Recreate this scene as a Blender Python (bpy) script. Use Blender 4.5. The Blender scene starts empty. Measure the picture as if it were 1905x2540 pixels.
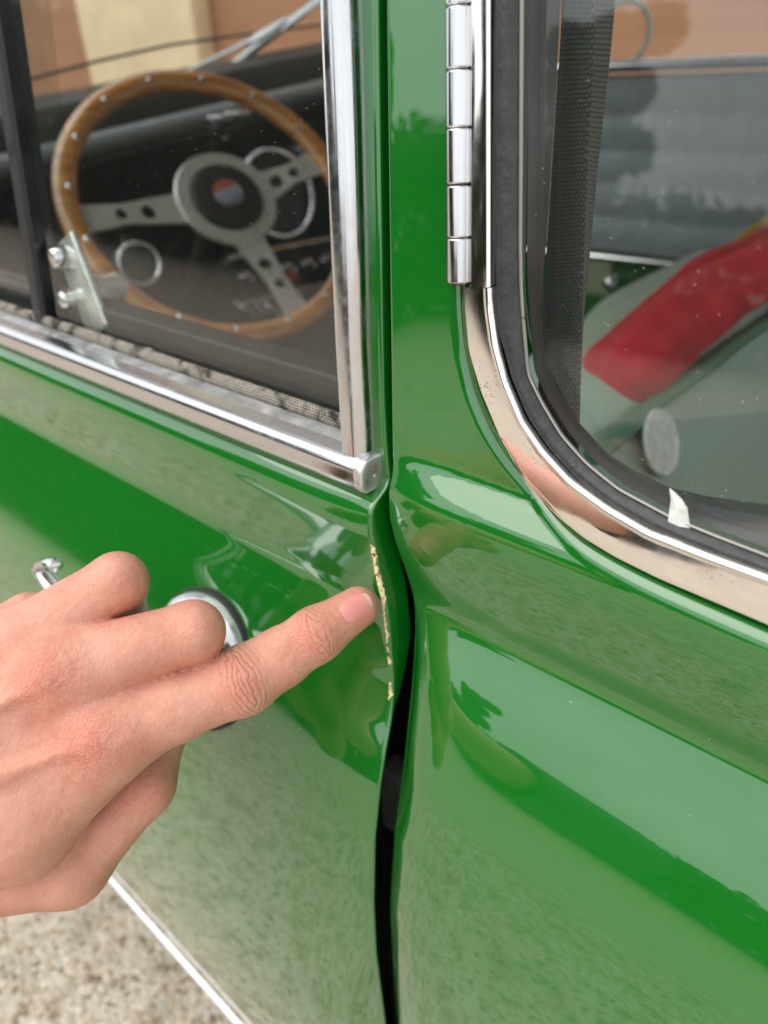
import bpy, bmesh, math, random
import numpy as np
from mathutils import Vector, Matrix

# ------------------------------------------------------------------ camera
IMG_W, IMG_H = 1905.0, 2540.0
F = 1830.0                                    # focal length in photograph pixels
R_ = np.array([0.7587, 0.6472, -0.0741])      # camera right
def _setup(roll=3.0, depth=0.245, v=(-2364.0, 992.0)):
    a = np.array([v[0], v[1], F]); a /= np.linalg.norm(a)
    s, c = math.sin(math.radians(roll)), math.cos(math.radians(roll))
    m = -(-s*a[0] + c*a[1])/a[2]
    Zc = np.array([-s, c, m]); Zc /= np.linalg.norm(Zc)
    Xc = -a; Yc = np.cross(Zc, Xc)
    if Yc[2] < 0: Yc = -Yc
    r = np.array([Xc[0], Yc[0], Zc[0]]); u = np.array([Xc[1], Yc[1], Zc[1]]); f = np.array([Xc[2], Yc[2], Zc[2]])
    C = -(f + r*(970-952.5)/F + u*(1270-1200)/F)*depth
    return r, u, f, C
RT, UP, FW, CAM = _setup()
def ray(px, py): return FW + RT*(px-952.5)/F + UP*(1270-py)/F
def P(px, py, d): return CAM + ray(px, py)*d
def onx(px, py, x): d = ray(px, py); return CAM + d*(x-CAM[0])/d[0]
def ony(px, py, y): d = ray(px, py); return CAM + d*(y-CAM[1])/d[1]
TUMBLE = 0.105
def onU(px, py, off=-0.002):                  # leaning window plane  y = off + TUMBLE*z
    d = ray(px, py); t = (off + TUMBLE*CAM[2] - CAM[1])/(d[1] - TUMBLE*d[2]); return CAM + d*t

scene = bpy.context.scene
col = scene.collection
cam_d = bpy.data.cameras.new('camera'); cam = bpy.data.objects.new('camera', cam_d); col.objects.link(cam)
M = Matrix(((RT[0], UP[0], -FW[0], CAM[0]), (RT[1], UP[1], -FW[1], CAM[1]), (RT[2], UP[2], -FW[2], CAM[2]), (0, 0, 0, 1)))
cam.matrix_world = M
cam_d.sensor_fit = 'VERTICAL'; cam_d.sensor_height = 36.0; cam_d.sensor_width = 27.0
cam_d.lens = F/IMG_H*36.0
cam_d.clip_start = 0.01; cam_d.clip_end = 500
cam_d.dof.use_dof = True; cam_d.dof.focus_distance = 0.215
cam_d.dof.aperture_fstop = (cam_d.lens*1e-3)/0.0025
scene.camera = cam

# ------------------------------------------------------------------ light
SUN_EL, SUN_ROT = 58, 200
world = bpy.data.worlds.new('World'); scene.world = world; world.use_nodes = True
wn = world.node_tree.nodes; wl = world.node_tree.links
bg = wn['Background']
sky = wn.new('ShaderNodeTexSky'); sky.sky_type = 'NISHITA'; sky.sun_disc = False
sky.sun_elevation = math.radians(SUN_EL); sky.sun_rotation = math.radians(SUN_ROT)
sky.air_density = 1.0; sky.dust_density = 3.0; sky.ozone_density = 1.0
hs = wn.new('ShaderNodeHueSaturation'); hs.inputs['Saturation'].default_value = 0.22
wl.new(sky.outputs[0], hs.inputs['Color'])
# broken cloud cover over that sky
tc = wn.new('ShaderNodeTexCoord'); ns = wn.new('ShaderNodeTexNoise'); ns.inputs['Scale'].default_value = 2.2; ns.inputs['Detail'].default_value = 6
wl.new(tc.outputs['Generated'], ns.inputs['Vector'])
rm = wn.new('ShaderNodeMapRange'); rm.inputs['From Min'].default_value = .35; rm.inputs['From Max'].default_value = .65
rm.inputs['To Min'].default_value = .35; rm.inputs['To Max'].default_value = 1.0
wl.new(ns.outputs['Fac'], rm.inputs['Value'])
mx = wn.new('ShaderNodeMix'); mx.data_type = 'RGBA'
wl.new(rm.outputs[0], mx.inputs['Factor']); wl.new(hs.outputs[0], mx.inputs[6]); mx.inputs[7].default_value = (9.5, 9.8, 10.0, 1)
wl.new(mx.outputs[2], bg.inputs['Color'])
bg.inputs['Strength'].default_value = 0.122
sd = bpy.data.lights.new('sun', 'SUN'); sun = bpy.data.objects.new('sun', sd); col.objects.link(sun)
sd.energy = 1.4; sd.angle = math.radians(65); sd.color = (1.0, 0.95, 0.88)
# sun stands behind the photographer, high on the left
az = math.radians(SUN_ROT)
sdir = Vector((-0.35, -0.62, 1.15)).normalized()
sky.sun_elevation = math.asin(sdir.z); sky.sun_rotation = math.atan2(sdir.x, sdir.y)
sun.rotation_euler = (-sdir).to_track_quat('-Z', 'Y').to_euler(); sun.location = (-3, -5, 8)
scene.view_settings.view_transform = 'Standard'; scene.view_settings.look = 'None'
scene.view_settings.gamma = 1.0; scene.view_settings.use_curve_mapping = False
scene.view_settings.exposure = 0.45
scene.render.engine = 'CYCLES'
scene.cycles.max_bounces = 8; scene.cycles.diffuse_bounces = 3; scene.cycles.glossy_bounces = 5; scene.cycles.transparent_max_bounces = 16
scene.cycles.use_denoising = True
scene.cycles.caustics_reflective = False; scene.cycles.caustics_refractive = False
scene.cycles.sample_clamp_indirect = 6.0

rng = random.Random(7); nrng = np.random.default_rng(5)

# ------------------------------------------------------------------ helpers
def tag(o, label=None, cat=None, group=None, kind=None):
    if label: o['label'] = label
    if cat: o['category'] = cat
    if group: o['group'] = group
    if kind: o['kind'] = kind
    return o
def empty(name, loc=(0, 0, 0)):
    o = bpy.data.objects.new(name, None); o.location = loc; col.objects.link(o); o.empty_display_size = .05; return o
def mk(name, verts, faces, mat, parent=None, smooth=True, angle=40):
    me = bpy.data.meshes.new(name)
    me.from_pydata([tuple(map(float, v)) for v in verts], [], [tuple(int(i) for i in f) for f in faces])
    me.validate(); me.update()
    bm = bmesh.new(); bm.from_mesh(me); bmesh.ops.recalc_face_normals(bm, faces=bm.faces); bm.to_mesh(me); bm.free()
    if smooth:
        me.polygons.foreach_set('use_smooth', [True]*len(me.polygons))
        if angle: me.set_sharp_from_angle(angle=math.radians(angle))
    if mat: me.materials.append(mat)
    o = bpy.data.objects.new(name, me); col.objects.link(o)
    if parent:
        o.parent = parent
        o.matrix_parent_inverse = Matrix.Translation(-Vector(world_loc(parent)))
    return o
def world_loc(o):
    l = Vector(o.location) if o.type == 'EMPTY' else Vector((0, 0, 0))
    return l
def copy_part(o, parent, mw):
    c = o.copy(); col.objects.link(c); c.parent = parent; c.matrix_local = mw; return c

class MB:
    """collects shapes for one mesh object"""
    def __init__(s): s.v = []; s.f = []
    def add(s, v, f):
        n = len(s.v); s.v += [tuple(map(float, p)) for p in v]; s.f += [tuple(i+n for i in q) for q in f]; return s
    def grid(s, G, closed_u=False, closed_v=False, cap=False):
        G = np.asarray(G, float); nu, nv = G.shape[:2]; f = []
        for i in range(nu if closed_u else nu-1):
            for j in range(nv if closed_v else nv-1):
                a = i*nv+j; b = ((i+1) % nu)*nv+j; c = ((i+1) % nu)*nv+(j+1) % nv; d = i*nv+(j+1) % nv
                f.append((a, b, c, d))
        if cap:
            f.append(tuple(range(nv))); f.append(tuple((nu-1)*nv+k for k in range(nv)))
        return s.add(G.reshape(-1, 3), f)
    def box(s, c, size, rot=None, bevel=0.0):
        bm = bmesh.new(); bmesh.ops.create_cube(bm, size=1)
        for v in bm.verts: v.co = Vector((v.co.x*size[0], v.co.y*size[1], v.co.z*size[2]))
        if bevel: bmesh.ops.bevel(bm, geom=list(bm.edges), offset=bevel, segments=3, affect='EDGES', profile=.5)
        vs = [Vector(v.co) for v in bm.verts]
        if rot is not None: vs = [rot @ v for v in vs]
        vs = [v + Vector(c) for v in vs]; bm.verts.index_update()
        fs = [[v.index for v in f.verts] for f in bm.faces]; bm.free()
        return s.add(vs, fs)
    def build(s, name, mat, parent=None, **k): return mk(name, s.v, s.f, mat, parent, **k)

def unit(v): v = np.asarray(v, float); return v/(np.linalg.norm(v)+1e-12)
def frame_of(t, ref=(0, 0, 1)):
    t = unit(t); ref = np.asarray(ref, float)
    if abs(t @ unit(ref)) > .97: ref = np.array([0, 1., 0])
    a = unit(np.cross(ref, t)); b = np.cross(t, a); return a, b
def tube(mb, pts, rad, n=14, ref=(0, 0, 1), cap=True, flat=1.0):
    pts = np.asarray(pts, float); rad = np.broadcast_to(np.asarray(rad, float), (len(pts),))
    tg = np.gradient(pts, axis=0); G = []
    for p, t, r in zip(pts, tg, rad):
        a, b = frame_of(t, ref)
        G.append([p + r*(a*math.cos(q) + flat*b*math.sin(q)) for q in np.linspace(0, 2*math.pi, n, endpoint=False)])
    return mb.grid(G, closed_v=True, cap=cap)
def lathe(mb, c, axis, prof, n=48, ref=(0, 0, 1)):
    a, b = frame_of(axis, ref); ax = unit(axis); c = np.asarray(c, float); G = []
    for h, r in prof:
        G.append([c + ax*h + r*(a*math.cos(q)+b*math.sin(q)) for q in np.linspace(0, 2*math.pi, n, endpoint=False)])
    return mb.grid(G, closed_v=True, cap=True)
def torus(mb, c, axis, R, r, n=72, m=16, ref=(0, 0, 1), flat=1.0):
    a, b = frame_of(axis, ref); ax = unit(axis); c = np.asarray(c, float); G = []
    for q in np.linspace(0, 2*math.pi, n, endpoint=False):
        e = a*math.cos(q)+b*math.sin(q)
        G.append([c + e*(R + r*math.cos(w)) + ax*r*flat*math.sin(w) for w in np.linspace(0, 2*math.pi, m, endpoint=False)])
    return mb.grid(G, closed_u=True, closed_v=True)
def resample(pts, n, smooth=0):
    pts = np.asarray(pts, float); d = np.r_[0, np.cumsum(np.linalg.norm(np.diff(pts, axis=0), axis=1))]
    s = np.linspace(0, d[-1], n)
    o = np.stack([np.interp(s, d, pts[:, k]) for k in range(pts.shape[1])], 1)
    for _ in range(smooth): o[1:-1] = .25*o[:-2]+.5*o[1:-1]+.25*o[2:]
    return o
def smoothstep(a, b, x): t = np.clip((np.asarray(x, float)-a)/(b-a), 0, 1); return t*t*(3-2*t)

# ------------------------------------------------------------------ materials
def new_mat(name):
    m = bpy.data.materials.new(name); m.use_nodes = True
    return m, m.node_tree.nodes, m.node_tree.links, m.node_tree.nodes['Principled BSDF']
def N(nodes, t, **kw):
    n = nodes.new(t)
    for k, v in kw.items():
        if k in n.inputs: n.inputs[k].default_value = v
        else: setattr(n, k, v)
    return n
def ramp(nodes, pts):
    n = nodes.new('ShaderNodeValToRGB'); e = n.color_ramp.elements
    while len(e) < len(pts): e.new(.5)
    for q, (p, c) in zip(e, pts): q.position = p; q.color = (*c, 1) if len(c) == 3 else c
    return n
def simple(name, colr, rough=.5, metal=0, noise=0.0, nscale=40, bump=0, bscale=200, coat=0, rough_var=0, spec=.5):
    m, nd, lk, b = new_mat(name)
    b.inputs['Base Color'].default_value = (*colr, 1); b.inputs['Roughness'].default_value = rough; b.inputs['Metallic'].default_value = metal
    b.inputs['Coat Weight'].default_value = coat; b.inputs['Coat Roughness'].default_value = .04
    b.inputs['Specular IOR Level'].default_value = spec
    t = nd.new('ShaderNodeTexCoord')
    if noise:
        n1 = N(nd, 'ShaderNodeTexNoise', Scale=nscale, Detail=5.0); lk.new(t.outputs['Object'], n1.inputs['Vector'])
        lo = tuple(c*(1-noise) for c in colr); hi = tuple(min(1, c*(1+noise)) for c in colr)
        rp = ramp(nd, [(.3, lo), (.7, hi)]); lk.new(n1.outputs['Fac'], rp.inputs['Fac']); lk.new(rp.outputs['Color'], b.inputs['Base Color'])
    if rough_var:
        n2 = N(nd, 'ShaderNodeTexNoise', Scale=nscale*1.7, Detail=6.0); lk.new(t.outputs['Object'], n2.inputs['Vector'])
        mr = N(nd, 'ShaderNodeMapRange'); mr.inputs['From Min'].default_value = .35; mr.inputs['From Max'].default_value = .7
        mr.inputs['To Min'].default_value = max(0, rough-rough_var*.4); mr.inputs['To Max'].default_value = rough+rough_var
        lk.new(n2.outputs['Fac'], mr.inputs['Value']); lk.new(mr.outputs[0], b.inputs['Roughness'])
    if bump:
        n3 = N(nd, 'ShaderNodeTexNoise', Scale=bscale, Detail=4.0); lk.new(t.outputs['Object'], n3.inputs['Vector'])
        bp = N(nd, 'ShaderNodeBump', Strength=bump, Distance=.001); lk.new(n3.outputs['Fac'], bp.inputs['Height']); lk.new(bp.outputs[0], b.inputs['Normal'])
    return m

def paint_mat():
    m, nd, lk, b = new_mat('green_paint')
    t = nd.new('ShaderNodeTexCoord')
    # faint dust specks over the gloss
    v = N(nd, 'ShaderNodeTexVoronoi', Scale=140.0); lk.new(t.outputs['Object'], v.inputs['Vector'])
    wn_ = nd.new('ShaderNodeTexWhiteNoise'); lk.new(v.outputs['Position'], wn_.inputs['Vector'])
    lt = N(nd, 'ShaderNodeMath', operation='LESS_THAN'); lt.inputs[1].default_value = .035; lk.new(v.outputs['Distance'], lt.inputs[0])
    gt = N(nd, 'ShaderNodeMath', operation='GREATER_THAN'); gt.inputs[1].default_value = .78; lk.new(wn_.outputs['Value'], gt.inputs[0])
    mu = N(nd, 'ShaderNodeMath', operation='MULTIPLY'); lk.new(lt.outputs[0], mu.inputs[0]); lk.new(gt.outputs[0], mu.inputs[1])
    mxx = nd.new('ShaderNodeMix'); mxx.data_type = 'RGBA'; lk.new(mu.outputs[0], mxx.inputs['Factor'])
    mxx.inputs[6].default_value = (0.0055, 0.145, 0.011, 1); mxx.inputs[7].default_value = (.35, .45, .25, 1)
    lk.new(mxx.outputs[2], b.inputs['Base Color'])
    b.inputs['Roughness'].default_value = .22; b.inputs['IOR'].default_value = 1.5
    b.inputs['Coat Weight'].default_value = 1.0; b.inputs['Coat Roughness'].default_value = .006; b.inputs['Coat IOR'].default_value = 1.92; b.inputs['Specular IOR Level'].default_value = .15
    n3 = N(nd, 'ShaderNodeTexNoise', Scale=60.0, Detail=2.0); lk.new(t.outputs['Object'], n3.inputs['Vector'])
    bp = N(nd, 'ShaderNodeBump', Strength=.02, Distance=.0003); lk.new(n3.outputs['Fac'], bp.inputs['Height']); lk.new(bp.outputs[0], b.inputs['Coat Normal'])
    return m
def chrome_mat(name, base=(.78, .78, .78), rough=.06, pit=0.0, scratch=.1, tint=None):
    m, nd, lk, b = new_mat(name)
    b.inputs['Metallic'].default_value = 1; b.inputs['Base Color'].default_value = (*base, 1)
    t = nd.new('ShaderNodeTexCoord')
    n1 = N(nd, 'ShaderNodeTexNoise', Scale=90.0, Detail=8.0, Roughness=.7); lk.new(t.outputs['Object'], n1.inputs['Vector'])
    mr = N(nd, 'ShaderNodeMapRange'); mr.inputs['From Min'].default_value = .4; mr.inputs['From Max'].default_value = .75
    mr.inputs['To Min'].default_value = rough; mr.inputs['To Max'].default_value = rough+scratch
    lk.new(n1.outputs['Fac'], mr.inputs['Value']); lk.new(mr.outputs[0], b.inputs['Roughness'])
    if pit:
        v = N(nd, 'ShaderNodeTexVoronoi', Scale=900.0); lk.new(t.outputs['Object'], v.inputs['Vector'])
        n2 = N(nd, 'ShaderNodeTexNoise', Scale=60.0, Detail=3.0); lk.new(t.outputs['Object'], n2.inputs['Vector'])
        lt = N(nd, 'ShaderNodeMath', operation='LESS_THAN'); lk.new(v.outputs['Distance'], lt.inputs[0])
        mm = N(nd, 'ShaderNodeMapRange'); mm.inputs['From Min'].default_value = .35; mm.inputs['From Max'].default_value = .8
        mm.inputs['To Min'].default_value = .0; mm.inputs['To Max'].default_value = pit
        lk.new(n2.outputs['Fac'], mm.inputs['Value']); lk.new(mm.outputs[0], lt.inputs[1])
        mxx = nd.new('ShaderNodeMix'); mxx.data_type = 'RGBA'; lk.new(lt.outputs[0], mxx.inputs['Factor'])
        mxx.inputs[6].default_value = (*base, 1); mxx.inputs[7].default_value = (.22, .19, .16, 1); lk.new(mxx.outputs[2], b.inputs['Base Color'])
    n3 = N(nd, 'ShaderNodeTexNoise', Scale=35.0, Detail=3.0); lk.new(t.outputs['Object'], n3.inputs['Vector'])
    bp = N(nd, 'ShaderNodeBump', Strength=.12, Distance=.001); lk.new(n3.outputs['Fac'], bp.inputs['Height']); lk.new(bp.outputs[0], b.inputs['Normal'])
    return m
def glass_mat():
    m, nd, lk, b = new_mat('window_glass')
    out = nd['Material Output']; nd.remove(b)
    tr = N(nd, 'ShaderNodeBsdfTransparent'); tr.inputs['Color'].default_value = (.93, .96, .94, 1)
    gl = N(nd, 'ShaderNodeBsdfGlossy'); gl.inputs['Roughness'].default_value = 0.0
    di = N(nd, 'ShaderNodeBsdfDiffuse'); di.inputs['Color'].default_value = (.75, .75, .72, 1)
    fr = N(nd, 'ShaderNodeFresnel', IOR=1.62); ge = nd.new('ShaderNodeNewGeometry')
    mm = N(nd, 'ShaderNodeMix'); lk.new(ge.outputs['Backfacing'], mm.inputs['Factor']); lk.new(fr.outputs[0], mm.inputs[2]); mm.inputs[3].default_value = .05
    ms = nd.new('ShaderNodeMixShader'); lk.new(mm.outputs[0], ms.inputs[0]); lk.new(tr.outputs[0], ms.inputs[1]); lk.new(gl.outputs[0], ms.inputs[2])
    # dust film and specks lying on the pane
    t = nd.new('ShaderNodeTexCoord')
    v = N(nd, 'ShaderNodeTexVoronoi', Scale=700.0); lk.new(t.outputs['Object'], v.inputs['Vector'])
    wn_ = nd.new('ShaderNodeTexWhiteNoise'); lk.new(v.outputs['Position'], wn_.inputs['Vector'])
    lt = N(nd, 'ShaderNodeMath', operation='LESS_THAN'); lt.inputs[1].default_value = .13; lk.new(v.outputs['Distance'], lt.inputs[0])
    gt = N(nd, 'ShaderNodeMath', operation='GREATER_THAN'); gt.inputs[1].default_value = .955; lk.new(wn_.outputs['Value'], gt.inputs[0])
    mu = N(nd, 'ShaderNodeMath', operation='MULTIPLY'); lk.new(lt.outputs[0], mu.inputs[0]); lk.new(gt.outputs[0], mu.inputs[1])
    sc = N(nd, 'ShaderNodeMath', operation='MULTIPLY_ADD'); lk.new(mu.outputs[0], sc.inputs[0]); sc.inputs[1].default_value = .35; sc.inputs[2].default_value = .004
    m2 = nd.new('ShaderNodeMixShader'); lk.new(sc.outputs[0], m2.inputs[0]); lk.new(ms.outputs[0], m2.inputs[1]); lk.new(di.outputs[0], m2.inputs[2])
    lk.new(m2.outputs[0], out.inputs['Surface'])
    return m
def ground_mat():
    m, nd, lk, b = new_mat('exposed_aggregate')
    t = nd.new('ShaderNodeTexCoord')
    v = N(nd, 'ShaderNodeTexVoronoi', Scale=150.0); lk.new(t.outputs['Object'], v.inputs['Vector'])
    wn_ = nd.new('ShaderNodeTexWhiteNoise'); lk.new(v.outputs['Position'], wn_.inputs['Vector'])
    rp = ramp(nd, [(0, (.24, .19, .15)), (.10, (.46, .36, .27)), (.3, (.66, .57, .47)), (.6, (.76, .69, .61)), (.85, (.62, .58, .53)), (1, (.84, .80, .75))])
    lk.new(wn_.outputs['Value'], rp.inputs['Fac'])
    n1 = N(nd, 'ShaderNodeTexNoise', Scale=22.0, Detail=6.0); lk.new(t.outputs['Object'], n1.inputs['Vector'])
    r2 = ramp(nd, [(.32, (.68, .64, .58)), (.52, (1, .97, .94)), (.75, (1.0, 1.0, 1.0))]); lk.new(n1.outputs['Fac'], r2.inputs['Fac'])
    mxx = nd.new('ShaderNodeMix'); mxx.data_type = 'RGBA'; mxx.blend_type = 'MULTIPLY'; mxx.inputs['Factor'].default_value = 1
    lk.new(rp.outputs[0], mxx.inputs[6]); lk.new(r2.outputs[0], mxx.inputs[7])
    dk = nd.new('ShaderNodeMix'); dk.data_type = 'RGBA'; dk.blend_type = 'MULTIPLY'; dk.inputs['Factor'].default_value = 1; lk.new(mxx.outputs[2], dk.inputs[6]); dk.inputs[7].default_value = (.80, .78, .75, 1)
    lk.new(dk.outputs[2], b.inputs['Base Color'])
    b.inputs['Roughness'].default_value = .75
    bp = N(nd, 'ShaderNodeBump', Strength=.6, Distance=.004); bp.invert = True; lk.new(v.outputs['Distance'], bp.inputs['Height']); lk.new(bp.outputs[0], b.inputs['Normal'])
    return m
def brick_mat():
    m, nd, lk, b = new_mat('brown_brick')
    t = nd.new('ShaderNodeTexCoord'); mp = nd.new('ShaderNodeMapping'); mp.inputs['Rotation'].default_value = (math.radians(90), 0, 0)
    lk.new(t.outputs['Object'], mp.inputs['Vector'])
    br = N(nd, 'ShaderNodeTexBrick', Scale=1.0); br.inputs['Color1'].default_value = (.385, .19, .105, 1); br.inputs['Color2'].default_value = (.35, .165, .09, 1)
    br.inputs['Mortar'].default_value = (.38, .19, .105, 1); br.inputs['Mortar Size'].default_value = .006; br.inputs['Brick Width'].default_value = .225; br.inputs['Row Height'].default_value = .075
    lk.new(mp.outputs[0], br.inputs['Vector']); lk.new(br.outputs['Color'], b.inputs['Base Color']); b.inputs['Roughness'].default_value = .85
    bp = N(nd, 'ShaderNodeBump', Strength=.5, Distance=.01); bp.invert = True; lk.new(br.outputs['Fac'], bp.inputs['Height']); lk.new(bp.outputs[0], b.inputs['Normal'])
    return m
def wood_mat():
    m, nd, lk, b = new_mat('varnished_wood')
    t = nd.new('ShaderNodeTexCoord'); mp = nd.new('ShaderNodeMapping'); mp.inputs['Scale'].default_value = (20, 20, 120)
    lk.new(t.outputs['Object'], mp.inputs['Vector'])
    n1 = N(nd, 'ShaderNodeTexNoise', Scale=1.0, Detail=5.0); lk.new(mp.outputs[0], n1.inputs['Vector'])
    rp = ramp(nd, [(.3, (.34, .12, .03)), (.55, (.55, .23, .06)), (.75, (.66, .31, .09))]); lk.new(n1.outputs['Fac'], rp.inputs['Fac']); lk.new(rp.outputs[0], b.inputs['Base Color'])
    b.inputs['Roughness'].default_value = .3; b.inputs['Coat Weight'].default_value = .9; b.inputs['Coat Roughness'].default_value = .08
    return m
def webbing_mat():
    m, nd, lk, b = new_mat('seat_belt_webbing')
    uv = nd.new('ShaderNodeUVMap')
    sp = nd.new('ShaderNodeSeparateXYZ'); lk.new(uv.outputs[0], sp.inputs[0])
    # rows of small floats: staggered weave
    br = N(nd, 'ShaderNodeTexBrick', Scale=1.0); br.offset = .5; br.inputs['Brick Width'].default_value = .0016; br.inputs['Row Height'].default_value = .0011
    br.inputs['Mortar Size'].default_value = .00026; br.inputs['Mortar Smooth'].default_value = .6
    br.inputs['Color1'].default_value = (.14, .145, .14, 1); br.inputs['Color2'].default_value = (.085, .09, .087, 1); br.inputs['Mortar'].default_value = (.006, .006, .006, 1)
    lk.new(uv.outputs[0], br.inputs['Vector']); lk.new(br.outputs['Color'], b.inputs['Base Color'])
    b.inputs['Roughness'].default_value = .5; b.inputs['Sheen Weight'].default_value = .3
    bp = N(nd, 'ShaderNodeBump', Strength=1.0, Distance=.0006); bp.invert = True; lk.new(br.outputs['Fac'], bp.inputs['Height']); lk.new(bp.outputs[0], b.inputs['Normal'])
    return m
def braid_mat():
    m, nd, lk, b = new_mat('woven_channel_lining')
    uv = nd.new('ShaderNodeUVMap')
    br = N(nd, 'ShaderNodeTexBrick', Scale=1.0); br.offset = .5; br.inputs['Brick Width'].default_value = .0016; br.inputs['Row Height'].default_value = .0009
    br.inputs['Mortar Size'].default_value = .0002; br.inputs['Mortar Smooth'].default_value = .7
    br.inputs['Color1'].default_value = (.55, .50, .41, 1); br.inputs['Color2'].default_value = (.40, .36, .29, 1); br.inputs['Mortar'].default_value = (.05, .045, .04, 1)
    lk.new(uv.outputs[0], br.inputs['Vector'])
    t = nd.new('ShaderNodeTexCoord'); n1 = N(nd, 'ShaderNodeTexNoise', Scale=110.0, Detail=5.0); lk.new(t.outputs['Object'], n1.inputs['Vector'])
    r2 = ramp(nd, [(.36, (.12, .11, .1)), (.5, (1, 1, 1))]); lk.new(n1.outputs['Fac'], r2.inputs['Fac'])
    mxx = nd.new('ShaderNodeMix'); mxx.data_type = 'RGBA'; mxx.blend_type = 'MULTIPLY'; mxx.inputs['Factor'].default_value = 1
    lk.new(br.outputs['Color'], mxx.inputs[6]); lk.new(r2.outputs[0], mxx.inputs[7]); lk.new(mxx.outputs[2], b.inputs['Base Color'])
    b.inputs['Roughness'].default_value = .9
    bp = N(nd, 'ShaderNodeBump', Strength=1.0, Distance=.0006); bp.invert = True; lk.new(br.outputs['Fac'], bp.inputs['Height']); lk.new(bp.outputs[0], b.inputs['Normal'])
    return m
def skin_mat():
    m, nd, lk, b = new_mat('skin')
    t = nd.new('ShaderNodeTexCoord')
    red = nd.new('ShaderNodeAttribute'); red.attribute_name = 'redness'
    wr = nd.new('ShaderNodeAttribute'); wr.attribute_name = 'wrinkle'      # x: along the finger from a joint, y: across, z: amount
    n1 = N(nd, 'ShaderNodeTexNoise', Scale=70.0, Detail=6.0); lk.new(t.outputs['Object'], n1.inputs['Vector'])
    rp = ramp(nd, [(.3, (.59, .268, .188)), (.5, (.665, .322, .235)), (.72, (.73, .385, .290))]); lk.new(n1.outputs['Fac'], rp.inputs['Fac'])
    n2 = N(nd, 'ShaderNodeTexNoise', Scale=160.0, Detail=3.0); lk.new(t.outputs['Object'], n2.inputs['Vector'])
    rr = N(nd, 'ShaderNodeMath', operation='MULTIPLY'); lk.new(red.outputs['Fac'], rr.inputs[0])
    mr = N(nd, 'ShaderNodeMapRange'); mr.inputs['From Min'].default_value = .3; mr.inputs['From Max'].default_value = .7; mr.inputs['To Min'].default_value = .25; mr.inputs['To Max'].default_value = 1.0
    lk.new(n2.outputs['Fac'], mr.inputs['Value']); lk.new(mr.outputs[0], rr.inputs[1])
    mxx = nd.new('ShaderNodeMix'); mxx.data_type = 'RGBA'; lk.new(rr.outputs[0], mxx.inputs['Factor']); lk.new(rp.outputs[0], mxx.inputs[6]); mxx.inputs[7].default_value = (.64, .20, .145, 1)
    # fine reddish crease lines, strongest over the knuckles
    wp = N(nd, 'ShaderNodeTexNoise', Scale=90.0, Detail=2.0); lk.new(t.outputs['Object'], wp.inputs['Vector'])
    wm = nd.new('ShaderNodeVectorMath'); wm.operation = 'MULTIPLY_ADD'; lk.new(wp.outputs['Color'], wm.inputs[0]); wm.inputs[1].default_value = (.008, .008, .008); lk.new(t.outputs['Object'], wm.inputs[2])
    st = nd.new('ShaderNodeMapping'); st.inputs['Rotation'].default_value = (.3, .5, .4); st.inputs['Scale'].default_value = (1.5, .55, 1.0); lk.new(wm.outputs[0], st.inputs['Vector'])
    cv = N(nd, 'ShaderNodeTexVoronoi', Scale=520.0, feature='DISTANCE_TO_EDGE'); lk.new(st.outputs[0], cv.inputs['Vector'])
    cl = N(nd, 'ShaderNodeMapRange'); cl.inputs['From Min'].default_value = 0; cl.inputs['From Max'].default_value = .10; cl.inputs['To Min'].default_value = 1; cl.inputs['To Max'].default_value = 0
    lk.new(cv.outputs['Distance'], cl.inputs['Value'])
    ca = N(nd, 'ShaderNodeMath', operation='MULTIPLY_ADD'); lk.new(red.outputs['Fac'], ca.inputs[0]); ca.inputs[1].default_value = .45; ca.inputs[2].default_value = .05
    cm = N(nd, 'ShaderNodeMath', operation='MULTIPLY'); lk.new(cl.outputs[0], cm.inputs[0]); lk.new(ca.outputs[0], cm.inputs[1])
    mx2 = nd.new('ShaderNodeMix'); mx2.data_type = 'RGBA'; lk.new(cm.outputs[0], mx2.inputs['Factor']); lk.new(mxx.outputs[2], mx2.inputs[6]); mx2.inputs[7].default_value = (.42, .10, .06, 1)
    # faint blotches and freckles
    n7 = N(nd, 'ShaderNodeTexNoise', Scale=600.0, Detail=2.0); lk.new(t.outputs['Object'], n7.inputs['Vector'])
    r7 = ramp(nd, [(.30, (.80, .72, .68)), (.42, (1, 1, 1))]); lk.new(n7.outputs['Fac'], r7.inputs['Fac'])
    mx3 = nd.new('ShaderNodeMix'); mx3.data_type = 'RGBA'; mx3.blend_type = 'MULTIPLY'; mx3.inputs['Factor'].default_value = .3; lk.new(mx2.outputs[2], mx3.inputs[6]); lk.new(r7.outputs[0], mx3.inputs[7])
    lk.new(mx3.outputs[2], b.inputs['Base Color'])
    b.inputs['Roughness'].default_value = .52; b.inputs['Specular IOR Level'].default_value = .38
    b.inputs['Subsurface Weight'].default_value = .25; b.inputs['Subsurface Radius'].default_value = (1, .35, .2); b.inputs['Subsurface Scale'].default_value = .004
    # fine skin relief: crossing creases + pores
    v = N(nd, 'ShaderNodeTexVoronoi', Scale=950.0, feature='DISTANCE_TO_EDGE'); lk.new(t.outputs['Object'], v.inputs['Vector'])
    vm = N(nd, 'ShaderNodeMath', operation='MINIMUM'); lk.new(v.outputs['Distance'], vm.inputs[0]); vm.inputs[1].default_value = .12
    n4 = N(nd, 'ShaderNodeTexNoise', Scale=420.0, Detail=5.0); lk.new(t.outputs['Object'], n4.inputs['Vector'])
    # joint wrinkles: warped lines across the finger
    sp = nd.new('ShaderNodeSeparateXYZ'); lk.new(wr.outputs['Vector'], sp.inputs[0])
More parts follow.
